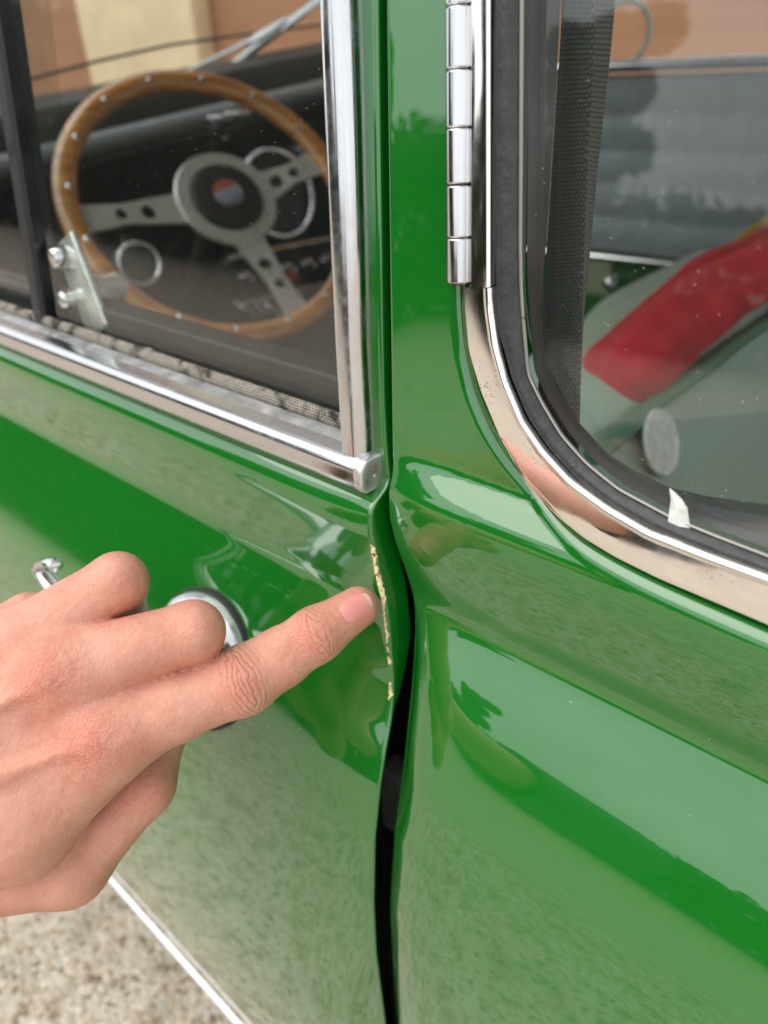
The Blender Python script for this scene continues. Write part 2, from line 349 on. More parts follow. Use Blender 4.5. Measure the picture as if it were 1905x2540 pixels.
    wv = N(nd, 'ShaderNodeTexNoise', Scale=105.0, Detail=4.0); lk.new(t.outputs['Object'], wv.inputs['Vector'])
    y2 = N(nd, 'ShaderNodeMath', operation='MULTIPLY'); lk.new(sp.outputs['Y'], y2.inputs[0]); lk.new(sp.outputs['Y'], y2.inputs[1])
    sg = N(nd, 'ShaderNodeMath', operation='MULTIPLY'); sgn = N(nd, 'ShaderNodeMath', operation='SIGN'); lk.new(sp.outputs['X'], sgn.inputs[0]); lk.new(sgn.outputs[0], sg.inputs[0])
    yk = N(nd, 'ShaderNodeMath', operation='MULTIPLY'); yk.inputs[1].default_value = .028; lk.new(y2.outputs[0], yk.inputs[0]); lk.new(yk.outputs[0], sg.inputs[1])
    xs = N(nd, 'ShaderNodeMath', operation='ADD'); lk.new(sp.outputs['X'], xs.inputs[0]); lk.new(sg.outputs[0], xs.inputs[1])
    wk = N(nd, 'ShaderNodeMath', operation='MULTIPLY_ADD'); lk.new(wv.outputs['Fac'], wk.inputs[0]); wk.inputs[1].default_value = 7.0; lk.new(xs.outputs[0], wk.inputs[2])
    ph = N(nd, 'ShaderNodeMath', operation='MULTIPLY'); ph.inputs[1].default_value = 1.75; lk.new(wk.outputs[0], ph.inputs[0])
    sn = N(nd, 'ShaderNodeMath', operation='SINE'); lk.new(ph.outputs[0], sn.inputs[0])
    ab = N(nd, 'ShaderNodeMath', operation='ABSOLUTE'); lk.new(sn.outputs[0], ab.inputs[0])
    pw = N(nd, 'ShaderNodeMath', operation='POWER'); lk.new(ab.outputs[0], pw.inputs[0]); pw.inputs[1].default_value = .45
    am = N(nd, 'ShaderNodeMath', operation='MULTIPLY'); lk.new(pw.outputs[0], am.inputs[0]); lk.new(sp.outputs['Z'], am.inputs[1])
    iv = N(nd, 'ShaderNodeMath', operation='SUBTRACT'); iv.inputs[0].default_value = 1.0; lk.new(pw.outputs[0], iv.inputs[1])
    ivz = N(nd, 'ShaderNodeMath', operation='MULTIPLY'); lk.new(iv.outputs[0], ivz.inputs[0]); zf = N(nd, 'ShaderNodeMath', operation='MULTIPLY'); zf.inputs[1].default_value = .55; lk.new(sp.outputs['Z'], zf.inputs[0]); lk.new(zf.outputs[0], ivz.inputs[1])
    mx4 = nd.new('ShaderNodeMix'); mx4.data_type = 'RGBA'; lk.new(ivz.outputs[0], mx4.inputs['Factor']); lk.new(mx3.outputs[2], mx4.inputs[6]); mx4.inputs[7].default_value = (.34, .10, .06, 1)
    lk.new(mx4.outputs[2], b.inputs['Base Color'])
    # larger soft folds of the skin
    nf = N(nd, 'ShaderNodeTexNoise', Scale=130.0, Detail=4.0); sf = nd.new('ShaderNodeMapping'); sf.inputs['Rotation'].default_value = (.2, .4, .9); sf.inputs['Scale'].default_value = (2.2, .7, 1.0)
    lk.new(t.outputs['Object'], sf.inputs['Vector']); lk.new(sf.outputs[0], nf.inputs['Vector'])
    b0 = N(nd, 'ShaderNodeBump', Strength=.5, Distance=.0005); b0.invert = True; lk.new(cm.outputs[0], b0.inputs['Height'])
    b1 = N(nd, 'ShaderNodeBump', Strength=.6, Distance=.0004); lk.new(b0.outputs[0], b1.inputs['Normal']); lk.new(vm.outputs[0], b1.inputs['Height'])
    b2 = N(nd, 'ShaderNodeBump', Strength=.6, Distance=.0006); lk.new(n4.outputs['Fac'], b2.inputs['Height']); lk.new(b1.outputs[0], b2.inputs['Normal'])
    b25 = N(nd, 'ShaderNodeBump', Strength=.35, Distance=.0016); lk.new(nf.outputs['Fac'], b25.inputs['Height']); lk.new(b2.outputs[0], b25.inputs['Normal'])
    b3 = N(nd, 'ShaderNodeBump', Strength=.7, Distance=.0005); lk.new(am.outputs[0], b3.inputs['Height']); lk.new(b25.outputs[0], b3.inputs['Normal'])
    lk.new(b3.outputs[0], b.inputs['Normal'])
    return m
def nail_mat():
    m, nd, lk, b = new_mat('fingernail')
    at = nd.new('ShaderNodeAttribute'); at.attribute_name = 'along'
    rp = ramp(nd, [(0, (.74, .40, .34)), (.12, (.72, .30, .26)), (.5, (.70, .25, .225)), (.84, (.72, .29, .255)), (.94, (.78, .46, .38)), (1, (.82, .58, .48))])
    lk.new(at.outputs['Fac'], rp.inputs['Fac'])
    ed = nd.new('ShaderNodeAttribute'); ed.attribute_name = 'rim_shade'  # cuticle red plus nail-fold shade painted into the edge colour
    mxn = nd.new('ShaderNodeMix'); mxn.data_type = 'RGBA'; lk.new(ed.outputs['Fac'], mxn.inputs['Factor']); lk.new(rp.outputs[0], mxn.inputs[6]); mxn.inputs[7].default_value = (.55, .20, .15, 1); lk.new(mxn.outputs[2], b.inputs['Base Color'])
    b.inputs['Roughness'].default_value = .2; b.inputs['Subsurface Weight'].default_value = .2; b.inputs['Subsurface Scale'].default_value = .002
    return m
def knit_mat():
    m, nd, lk, b = new_mat('red_knit')
    t = nd.new('ShaderNodeTexCoord')
    n1 = N(nd, 'ShaderNodeTexNoise', Scale=30.0, Detail=4.0); lk.new(t.outputs['Object'], n1.inputs['Vector'])
    rp = ramp(nd, [(.3, (.48, .004, .016)), (.7, (.80, .012, .032))]); lk.new(n1.outputs['Fac'], rp.inputs['Fac']); lk.new(rp.outputs[0], b.inputs['Base Color'])
    b.inputs['Roughness'].default_value = .9; b.inputs['Sheen Weight'].default_value = .5; b.inputs['Sheen Tint'].default_value = (1, .3, .3, 1)
    uv = nd.new('ShaderNodeUVMap')
    w = N(nd, 'ShaderNodeTexWave', Scale=1.0, Distortion=.6); w.inputs['Detail'].default_value = 1; w.bands_direction = 'X'
    mp = nd.new('ShaderNodeMapping'); mp.inputs['Scale'].default_value = (75, 75, 75); lk.new(uv.outputs[0], mp.inputs['Vector']); lk.new(mp.outputs[0], w.inputs['Vector'])
    bp = N(nd, 'ShaderNodeBump', Strength=.5, Distance=.002); lk.new(w.outputs['Fac'], bp.inputs['Height']); lk.new(bp.outputs[0], b.inputs['Normal'])
    return m
def chip_mat():
    m, nd, lk, b = new_mat('bare_filler')
    t = nd.new('ShaderNodeTexCoord')
    n1 = N(nd, 'ShaderNodeTexNoise', Scale=520.0, Detail=5.0, Roughness=.7); lk.new(t.outputs['Object'], n1.inputs['Vector'])
    rp = ramp(nd, [(.32, (.03, .02, .02)), (.39, (.24, .12, .07)), (.43, (.80, .66, .36)), (.60, (.92, .80, .44)), (.8, (.86, .74, .52))]); lk.new(n1.outputs['Fac'], rp.inputs['Fac']); lk.new(rp.outputs[0], b.inputs['Base Color'])
    b.inputs['Roughness'].default_value = .85
    bp = N(nd, 'ShaderNodeBump', Strength=.8, Distance=.0006); lk.new(n1.outputs['Fac'], bp.inputs['Height']); lk.new(bp.outputs[0], b.inputs['Normal'])
    return m
def badge_mat():
    m, nd, lk, b = new_mat('wheel_badge')
    t = nd.new('ShaderNodeTexCoord'); at = nd.new('ShaderNodeAttribute'); at.attribute_name = 'badge'
    sp = nd.new('ShaderNodeSeparateXYZ'); lk.new(at.outputs['Vector'], sp.inputs[0])
    rp = ramp(nd, [(0, (.10, .10, .12)), (.25, (.20, .20, .26)), (.48, (.26, .26, .34)), (.60, (.30, .24, .26)), (.70, (.36, .06, .05)), (.85, (.34, .08, .06)), (1, (.16, .13, .13))]); rp.color_ramp.interpolation = 'LINEAR'
    lk.new(sp.outputs['X'], rp.inputs['Fac']); lk.new(rp.outputs[0], b.inputs['Base Color']); b.inputs['Roughness'].default_value = .3; b.inputs['Coat Weight'].default_value = .5
    return m
def leaf_mat():
    m, nd, lk, b = new_mat('leaves')
    t = nd.new('ShaderNodeTexCoord'); n1 = N(nd, 'ShaderNodeTexNoise', Scale=1.5, Detail=3.0); lk.new(t.outputs['Object'], n1.inputs['Vector'])
    rp = ramp(nd, [(.3, (.010, .020, .007)), (.7, (.030, .052, .016))]); lk.new(n1.outputs['Fac'], rp.inputs['Fac']); lk.new(rp.outputs[0], b.inputs['Base Color']); b.inputs['Roughness'].default_value = .6
    return m
def leather_mat():
    m, nd, lk, b = new_mat('pale_green_vinyl')
    t = nd.new('ShaderNodeTexCoord')
    b.inputs['Base Color'].default_value = (.40, .53, .44, 1); b.inputs['Roughness'].default_value = .42
    v = N(nd, 'ShaderNodeTexVoronoi', Scale=260.0, feature='SMOOTH_F1'); lk.new(t.outputs['Object'], v.inputs['Vector'])
    bp = N(nd, 'ShaderNodeBump', Strength=.5, Distance=.0012); lk.new(v.outputs['Distance'], bp.inputs['Height']); lk.new(bp.outputs[0], b.inputs['Normal'])
    return m

PAINT = paint_mat(); GLASS = glass_mat()
CHROME = chrome_mat('chrome', base=(.66, .655, .67), rough=.07, scratch=.14)
ALU = chrome_mat('polished_trim', base=(.64, .64, .655), rough=.13, scratch=.22)
FRAME = chrome_mat('pitted_chrome', base=(.90, .87, .84), rough=.05, scratch=.12, pit=.26)
RUBBER = simple('black_rubber', (.018, .018, .018), .55, noise=.4, bump=.3, bscale=300)
SEAL = simple('grey_window_seal', (.055, .057, .056), .38, noise=.25, nscale=25, rough_var=.15)
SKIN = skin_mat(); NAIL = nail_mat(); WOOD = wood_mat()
SILVER = simple('brushed_spoke_metal', (.70, .69, .66), .30, metal=.6, rough_var=.1)
BLACK = simple('black_vinyl', (.012, .013, .012), .5, bump=.2, bscale=500)
DARK = simple('dark_green_trim', (.010, .020, .014), .45)
CARPET_GAPSHADE = simple('carpet_and_gap_shade', (.02, .02, .02), .95)
GREYTRIM = simple('grey_door_card', (.30, .34, .36), .5, noise=.1)
GREYRAIL = simple('grey_dash_rail', (.16, .17, .17), .4)
VINYL = leather_mat(); PIPING = simple('green_piping', (.10, .25, .17), .35)
HEADLINE = simple('pale_headlining', (.5, .47, .43), .8)

# ------------------------------------------------------------------ setting
GZ = -0.80
g = MB(); xs = np.r_[np.linspace(-60, -6, 10), np.linspace(-5, 3, 17), np.linspace(4, 60, 10)]; ys = np.r_[np.linspace(-60, -5, 10), np.linspace(-4, 6, 17), np.linspace(8, 60, 8)]
g.grid([[(x, y, GZ + .004*math.sin(x*1.3+y*.7)) for y in ys] for x in xs])
tag(g.build('ground', ground_mat()), kind='structure')

# brown brick house with a pale rendered pier, beyond the car
house = empty('house', (-4.0, 3.0, GZ))
tag(house, 'brown brick house wall with a cream pier behind the car', 'house')
b = MB(); b.box((-5.0, 3.15, GZ+1.9), (14.0, .3, 3.8)); b.build('wall', brick_mat(), house, smooth=False)
b = MB(); b.box((-4.53, 2.93, GZ+1.9), (1.22, .14, 3.8), bevel=.02); b.box((-4.53, 2.90, GZ+.08), (1.36, .2, .16), bevel=.02)
b.build('pier', simple('cream_render', (.72, .58, .38), .8, noise=.12, nscale=4), house, angle=30)
b = MB(); b.box((-5.0, 3.0, GZ+3.88), (14.4, 1.0, .10), bevel=.02); b.build('eaves', simple('brown_fascia', (.12, .08, .05), .6), house, angle=30)

# hedge and trees across the drive: unseen, shaped for reflections in paint and glass
TX, TY = -3.9, -7.6
LEAF = leaf_mat(); BARK = simple('bark', (.07, .05, .035), .9, bump=.5, bscale=30)
def leaf_cloud(name, blobs, n, size, parent, seed):
    q = np.random.default_rng(seed); cs = np.array([bb[:3] for bb in blobs]); rs = np.array([bb[3:6] for bb in blobs])
    vol = rs.prod(1); k = q.choice(len(blobs), n, p=vol/vol.sum())
    d = q.normal(size=(n, 3)); d /= np.linalg.norm(d, axis=1)[:, None]; rad = q.random(n)**.45
    c = cs[k] + d*rad[:, None]*rs[k]
    a = q.normal(size=(n, 3)); a /= np.linalg.norm(a, axis=1)[:, None]; e = np.cross(a, q.normal(size=(n, 3))); e /= np.linalg.norm(e, axis=1)[:, None]
    s = size*(.6+.8*q.random(n))[:, None]
    V = np.stack([c-a*s, c+e*s*.45, c+a*s, c-e*s*.45], 1).reshape(-1, 3)
    me = bpy.data.meshes.new(name); me.vertices.add(4*n); me.vertices.foreach_set('co', V.ravel())
    me.loops.add(4*n); me.loops.foreach_set('vertex_index', np.arange(4*n)); me.polygons.add(n); me.polygons.foreach_set('loop_start', np.arange(0, 4*n, 4)); me.polygons.foreach_set('loop_total', np.full(n, 4))
    me.update(calc_edges=True); me.materials.append(LEAF)
    o = bpy.data.objects.new(name, me); col.objects.link(o)
    if parent: o.parent = parent; o.matrix_parent_inverse = Matrix.Translation(-Vector(parent.location))
    return o
def make_tree(x, y, h, r, label, seed):
    q = random.Random(seed); root = empty('tree', (x, y, GZ)); tag(root, label, 'tree', 'trees across the drive')
    t = MB(); tube(t, [(x, y, GZ-.05), (x+.05, y, GZ+h*.3), (x-.03, y+.05, GZ+h*.55), (x, y, GZ+h*.8)], [h*.045, h*.035, h*.025, h*.008], 10)
    for i in range(6):
        a = i*1.05+q.random(); z0 = GZ+h*(.35+.07*i)
        tube(t, [(x, y, z0), (x+math.cos(a)*r*.4, y+math.sin(a)*r*.4, z0+h*.1), (x+math.cos(a)*r*.75, y+math.sin(a)*r*.75, z0+h*.2)], [h*.018, h*.012, h*.004], 7)
    t.build('trunk', BARK, root)
    bl = []
    for i in range(16):
        a = q.random()*6.28; rr = r*.75*q.random(); bl.append((x+rr*math.cos(a), y+rr*math.sin(a), GZ+h*(.42+.5*q.random()), r*.38, r*.38, r*.3))
    leaf_cloud('crown', bl, 9000, .085, root, seed)
make_tree(TX, TY, 3.0, .70, 'small leafy tree reflected in the rear side window', 3)
make_tree(-8.5, -7.2, 5.0, 2.0, 'broad leafy tree reflected in the green door', 4)
bl = []
for x in np.arange(-20, 1.6, .6):
    hh = 1.12 + .10*math.sin(x*1.7) + .75*float(smoothstep(3.0, 4.0, -x)) + 1.5*float(smoothstep(5.5, 8.0, -x))
    bl += [(x, -6.1 + .12*math.sin(x*2.1), GZ+hh*.25, .7, .5, hh*.27), (x+.3, -6.1, GZ+hh*.72, .65, .45, hh*.28)]
hd = leaf_cloud('hedge', bl, 100000, .075, None, 11)
tag(hd, 'long dark unseen hedge, shaped for reflections in paint and glass', 'hedge', kind='stuff')

# ------------------------------------------------------------------ car
car = empty('car', (-.2, .55, GZ))
tag(car, 'glossy green vintage car with chrome window trim and a chipped door edge', 'car')

# profiles traced along the two lips of the door gap
DOOR_PX = [(968, 1194), (957, 1220), (934, 1239), (921, 1262), (918, 1288), (921, 1327), (929, 1366), (937, 1412), (948, 1464), (957, 1503), (963, 1562), (970, 1633), (974, 1698), (971, 1750), (966, 1796), (952, 1871), (939, 1954), (926, 2081), (923, 2240), (929, 2367), (952, 2540)]
QUAR_PX = [(972, 1184), (963, 1210), (962, 1236), (965, 1288), (979, 1347), (996, 1392), (1012, 1438), (1023, 1477), (1028, 1519), (1028, 1568), (1025, 1633), (1018, 1724), (1010, 1796), (1004, 1859), (993, 1954), (977, 2069), (966, 2240), (971, 2367), (984, 2540)]
ZS = np.arange(-.66, .45, .0005)
def gsm(a, sig):
    k = np.exp(-.5*(np.arange(-int(4*sig), int(4*sig)+1)/sig)**2); k /= k.sum(); n = len(k)//2
    return np.convolve(np.r_[np.full(n, a[0]), a, np.full(n, a[-1])], k, 'valid')
SWEEP = .0190
def xs_of(z): return SWEEP*smoothstep(-.005, .135, -np.asarray(z, float))
def on_edge(px, py, x):
    p = onx(px, py, x)
    for _ in range(8): p = onx(px, py, x+float(xs_of(p[2])))
    return p
def edge_profile(px, x, tail, top_off):
    p = np.array([on_edge(*q, x) for q in px]); z, y = p[:, 2], p[:, 1]
    zz = list(z[::-1]); yy = list(y[::-1])
    zz = [t[0] for t in tail] + zz; yy = [t[1] for t in tail] + yy
    zt = z.max()+.006; zz += [zt, .45]; yy += [top_off+TUMBLE*zt, top_off+TUMBLE*.45]
    o = np.argsort(zz); return gsm(np.interp(ZS, np.array(zz)[o], np.array(yy)[o]), 3)
def tilt_profile(knots, z0, y0, top_off, sig=3):
    kz = np.array([k[0] for k in knots]); kt = np.array([k[1] for k in knots]); o = np.argsort(kz)
    t = np.interp(ZS, kz[o], kt[o]); s = np.tan(np.radians(t))*.0005        # outward as z falls
    y = np.cumsum(s); i0 = np.argmin(abs(ZS-z0)); y = y - y[i0] + y0
    up = top_off + TUMBLE*ZS
    w = smoothstep(z0-.0005, z0+.0005, ZS); y = y*(1-w) + np.maximum(y, up)*w if False else np.where(ZS > z0, up, y)
    return gsm(y, sig)
D_EDGE = edge_profile(DOOR_PX, 0.0, [(-.66, -.030), (-.55, -.042), (-.45, -.047)], -.0012)
Q_EDGE = edge_profile(QUAR_PX, 0.004, [(-.66, -.022), (-.55, -.035), (-.45, -.041)], -.0040)
D_IN = tilt_profile([(.01, 0), (.006, 70), (-.002, 60), (-.006, 45), (-.010, 12), (-.016, -2), (-.030, -5), (-.044, -2), (-.050, 24), (-.060, 28), (-.085, 28), (-.102, 25), (-.112, 14), (-.14, 9), (-.20, 5), (-.30, 0), (-.45, -9), (-.66, -16)], -.0015, -.0012, -.0012)
Q_IN = tilt_profile([(.03, 0), (.014, 5), (.012, 36), (.007, 40), (.0035, 14), (-.001, -2), (-.010, -8), (-.036, -13), (-.0405, -4), (-.044, 34), (-.052, 37), (-.062, 31), (-.072, 26), (-.092, 22.5), (-.099, 12), (-.12, 9), (-.17, 6), (-.26, 2), (-.4, -4), (-.66, -14)], .012, -.0030, -.0030, 2)
def F_door(x, z):
    e = np.interp(z, ZS, D_EDGE); i = np.interp(z, ZS, D_IN); w = 1-np.exp(-np.clip(-np.asarray(x), 0, 9)/.022); 
    return e*(1-w)+i*w
def F_quar(x, z):
    e = np.interp(z, ZS, Q_EDGE); i = np.interp(z, ZS, Q_IN); xx = np.clip(np.asarray(x)-.004, 0, 9)
    w = 1-np.exp(-xx/.010); crown = .10*np.clip(xx-.05, 0, 9)**2
    return e*(1-w)+i*w + crown*0

# --- door lip in plan
_up = np.array([onU(*q, -.0012) for q in [(936, 0), (940, 300), (946, 700), (951, 1000), (958, 1120), (964, 1170)]])
_ez = np.r_[-.66, np.array([on_edge(*q, 0)[2] for q in DOOR_PX[::-1]]), _up[::-1, 2]]
_ex = np.r_[SWEEP, xs_of(_ez[1:len(DOOR_PX)+1]), _up[::-1, 0]]
o_ = np.argsort(_ez); DX = gsm(np.interp(ZS, _ez[o_], _ex[o_]), 6) - .0012
def xd(z): return np.interp(z, ZS, DX)
_uq = np.array([onU(*q, -.004) for q in [(957, 0), (961, 300), (966, 700), (970, 1000), (972, 1120)]])
_ez = np.r_[-.66, np.array([on_edge(*q, .004)[2] for q in QUAR_PX[::-1]]), _uq[::-1, 2]]
_ex = np.r_[SWEEP+.004, .004+xs_of(_ez[1:len(QUAR_PX)+1]), _uq[::-1, 0]]
o_ = np.argsort(_ez); QX = gsm(np.interp(ZS, _ez[o_], _ex[o_]), 6) + .0010
def xq(z): return np.interp(z, ZS, QX)

def roll_cols(sign, r=.0013, depth=.012):
    """extra columns that turn a panel edge inwards: list of (dx, dy)"""
    c = [(sign*r*math.sin(a), r*(1-math.cos(a))) for a in np.radians([18, 36, 54, 72, 90])]
    return c + [(sign*(r-.0002), r+.004), (sign*(r-.0006), depth)]
XAP, ZAP = -.0125, .0045           # window aperture corner of the door
dense = lambda a, b_, n, p=1.0: a + (b_-a)*np.linspace(0, 1, n)**p
zrows = np.r_[np.linspace(-.62, -.17, 70)[:-1], np.linspace(-.17, -.02, 110)[:-1], np.linspace(-.02, ZAP, 50)]
zup = np.r_[np.linspace(ZAP, .03, 26)[1:], np.linspace(.03, .36, 40)[1:]]
xcols = -np.r_[0, np.cumsum(np.geomspace(.0006, .03, 120))]; xcols = xcols*(1.05/-xcols[-1]); xcols = xcols[::-1]   # from -1.05 to 0
def panel_rows(zr, cols, xe, Ff, roll):
    G = []
    for z in zr:
        x = cols*1.0 + xe(z)
        y = Ff(x - xe(z), z) if roll[0][0] > 0 else Ff(x - xe(z) + .004, z)
        row = [(a, c, z) for a, c in zip(x, y)]
        ae, ye = (x[-1], y[-1]) if roll[0][0] > 0 else (x[0], y[0])
        dp = 1.0 if z > 0 else float(np.interp(z, [-.085, -.06], [.02, 1.0]))
        ext = [(ae+dx, ye+(dy if k < 5 else .0016+(dy-.0016)*dp), z) for k, (dx, dy) in enumerate(roll)]
        G.append(row+ext if roll[0][0] > 0 else ext[::-1]+row)
    return np.array(G)
rc = roll_cols(+1)
mb = MB(); G1 = panel_rows(zrows, xcols, xd, F_door, rc); mb.grid(G1)
k0 = np.searchsorted(xcols, XAP)
G2 = panel_rows(np.r_[ZAP, zup], xcols[k0:], xd, F_door, rc)
# return flange of the aperture side
fl = G2[:, :1].copy(); fl[:, 0, 1] += .012
mb.grid(np.concatenate([fl, G2], 1))
# shelf under the glass
sh = np.array([[(x, F_door(x, ZAP), ZAP) for x in xcols[:k0+1]+xd(ZAP)], [(x, .03, ZAP+.001) for x in xcols[:k0+1]+xd(ZAP)]])
mb.grid(sh)
bm = bmesh.new(); me_ = bpy.data.meshes.new('tmp'); me_.from_pydata(mb.v, [], mb.f); bm.from_mesh(me_); bmesh.ops.remove_doubles(bm, verts=bm.verts, dist=2e-5)
me_.clear_geometry(); bm.to_mesh(me_); bm.free()
door = mk('door', [v.co[:] for v in me_.vertices], [list(p.vertices) for p in me_.polygons], PAINT, car, angle=60)

# --- rear quarter panel round the side window
LIP_PX = [(1107, 0), (1107, 300), (1108, 600), (1112, 760), (1122, 880), (1145, 985), (1182, 1075), (1227, 1148), (1275, 1208), (1324, 1258), (1385, 1312), (1445, 1360), (1506, 1397), (1600, 1447), (1688, 1488), (1905, 1584)]
lip = np.array([onU(*q, -.0035) for q in LIP_PX])[:, [0, 2]]
lip = np.vstack([[lip[0, 0]-(.36-lip[0, 1])*.06, .36], lip, [lip[-1, 0]+.35, lip[-1, 1]-.004], [lip[-1, 0]+.62, lip[-1, 1]-.004]])
NB = 420; B2 = resample(lip, 900, 10)
# warp sampling so the corner is dense
sB = np.linspace(0, 1, 900); dl = np.r_[0, np.cumsum(np.linalg.norm(np.diff(B2, axis=0), axis=1))]; dl /= dl[-1]
ZC = -.014
nT1, nT2 = 200, 300
# split index on the lip: lower-left of the corner
isp = np.argmin(abs(B2[:, 0]-.055)+abs(B2[:, 1]-.03))
t1 = B2[np.linspace(0, isp, nT1).astype(float).round().astype(int)]
wgt = np.linspace(0, 1, nT2)**1.6
i2 = isp + wgt*(899-isp); t2 = np.stack([np.interp(i2, np.arange(900), B2[:, k]) for k in (0, 1)], 1)
Bc = np.vstack([t1, t2[1:]])
O1 = np.array([(0, z) for z in np.linspace(.36, ZC, nT1)]); xsq = .0006*0 + wgt*(B2[-1, 0]+.0)
O2 = np.array([(x, ZC) for x in xsq]); Oc = np.vstack([O1, O2[1:]])
nV = 90; G = []
for (ox, oz), (bx, bz) in zip(Oc, Bc):
    ox_ = ox + xq(oz)*(1 if ox < .0001 else math.exp(-ox/.05))
    row = []
    vv = np.linspace(0, 1, nV)
    X = ox_+(bx-ox_)*vv; Z = oz+(bz-oz)*vv
    Y = F_quar(X-xq(Z)+.004, Z)
    row = list(zip(X, Y, Z))
    d = np.array([bx-ox_, bz-oz]); 
    G.append(row)
G = np.array(G)
# lip rolls inwards round the glass
tn = np.gradient(Bc, axis=0); nn = np.stack([-tn[:, 1], tn[:, 0]], 1); nn /= np.linalg.norm(nn, axis=1)[:, None]
if (nn[nT1] @ np.array([1, 1])) < 0: nn = -nn
ext = []
for a in np.radians([15, 30, 45, 60, 75, 90]):
    e = G[:, -1].copy(); e[:, 0] += nn[:, 0]*.0045*math.sin(a); e[:, 2] += nn[:, 1]*.0045*math.sin(a); e[:, 1] += .0045*(1-math.cos(a)); ext.append(e)
e = ext[-1].copy(); e[:, 1] += .014; ext.append(e)
G = np.concatenate([G, np.stack(ext, 1)], 1)
mb = MB(); mb.grid(G)
# gap-side roll for the upper part
rq = roll_cols(-1)
up_rows = []
for (ox, oz) in O1:
    x0 = xq(oz); y0 = float(F_quar(.004, oz)); up_rows.append([(x0+dx, y0+dy, oz) for dx, dy in rq][::-1] + [(x0, y0, oz)])
mb.grid(np.array(up_rows))
# lower block shares its top row with the sweep above
zl = np.r_[np.linspace(-.62, -.16, 70)[:-1], np.linspace(-.16, ZC, 120)]
rows = []
for z in zl:
    x0 = xq(z); X = xsq + x0*np.exp(-xsq/.05); X[0] = x0
    Y = F_quar(X-xq(z)+.004, np.full_like(X, z))
    rows.append([(x0+dx, Y[0]+dy, z) for dx, dy in rq][::-1] + list(zip(X, Y, np.full_like(X, z))))
mb.grid(np.array(rows))
bm = bmesh.new(); me_ = bpy.data.meshes.new('tmp'); me_.from_pydata([tuple(map(float, v)) for v in mb.v], [], mb.f); bm.from_mesh(me_); bmesh.ops.remove_doubles(bm, verts=bm.verts, dist=3e-5)
me_.clear_geometry(); bm.to_mesh(me_); bm.free()
quarter = mk('rear_quarter_panel', [v.co[:] for v in me_.vertices], [list(p.vertices) for p in me_.polygons], PAINT, car, angle=60)

# --- door post seen in the gap, with the latch
mb = MB(); zz = np.linspace(-.6, .36, 60)
zz = np.linspace(-.055, .36, 40)
mb.grid([[(-.03, .030+TUMBLE*max(z, 0), z), (.006, .026+TUMBLE*max(z, 0), z), (.010, .020+TUMBLE*max(z, 0), z), (.03, .020+TUMBLE*max(z, 0), z)] for z in zz])
mb.build('door_post', PAINT, car)
mb = MB(); mb.grid([[(-.03, .012, z), (-.028, .040, z), (.0, .048, z), (.045, .045, z), (.05, .012, z)] for z in np.linspace(-.62, -.053, 40)]); mb.build('lower_post_shade', CARPET_GAPSHADE, car)  # near-black lower post, its colour standing in for shade inside the gap
mb = MB(); tube(mb, [(.0+float(xs_of(z)), .030, z) for z in np.linspace(-.6, -.06, 20)], .006, 8); mb.build('door_seal', RUBBER, car)
lt = ony(968, 1990, .010); mb = MB(); mb.box(lt+np.array([0, .008, -.004]), (.018, .014, .045), bevel=.003); mb.build('latch_plate', simple('dull_latch_metal', (.55, .54, .53), .5, metal=.6), car)

# --- chip along the door edge: filler and old paint under the green
def chip_patch(z0, z1, wmin, wmax, name, label=None, seed=1, inset=0.0):
    q = np.random.default_rng(seed); n = 60; G = []
    z = np.linspace(z0, z1, n); w = np.interp(np.linspace(0, 1, n), np.linspace(0, 1, 14), q.uniform(wmin, wmax, 14))
    w *= np.sqrt(np.clip(np.sin(np.linspace(.03, 3.11, n)), 0, 1)); j = gsm(q.normal(size=n), 1)*.00025
    for zi, wi, ji in zip(z, w, j):
        x0 = float(xd(zi)); y0 = float(F_door(0.0, zi)); row = []
        R = .0013
        for s in np.linspace(-wi*.3+ji, wi*1.35+ji, 9):            # arc length across the rolled lip, 0 = lip
            if s < 0: xx = x0+s; yy = float(F_door(s, zi)); nx, ny = 0, -1
            else:
                a = min(s/R, 1.55); xx = x0+R*math.sin(a); yy = y0+R*(1-math.cos(a)); nx, ny = math.sin(a), -math.cos(a)
            h = .00014+.00022*q.random()
            row.append((xx+nx*h, yy+ny*h, zi))
        G.append(row)
    o = MB().grid(G).build(name, CHIP, door, angle=0)
    if label: o['label'] = label
CHIP = chip_mat()
zpx = lambda px, py: float(on_edge(px, py, 0)[2])
chip_patch(zpx(925, 1352), zpx(934, 1402), .0007, .0014, 'paint_chip', 'cream filler showing where the green paint has chipped off', 3)
chip_patch(zpx(931, 1392), zpx(956, 1514), .0008, .0014, 'paint_chip', 'long flaked strip of filler and rust along the door edge', 4)
chip_patch(zpx(956, 1508), zpx(966, 1600), .00045, .0008, 'paint_chip', None, 5)
for k, (a, b_) in enumerate([(1608, 1622), (1634, 1655), (1700, 1744)]):
    chip_patch(zpx(965, a), zpx(966, b_), .0005, .0010, 'paint_chip', None, 10+k)

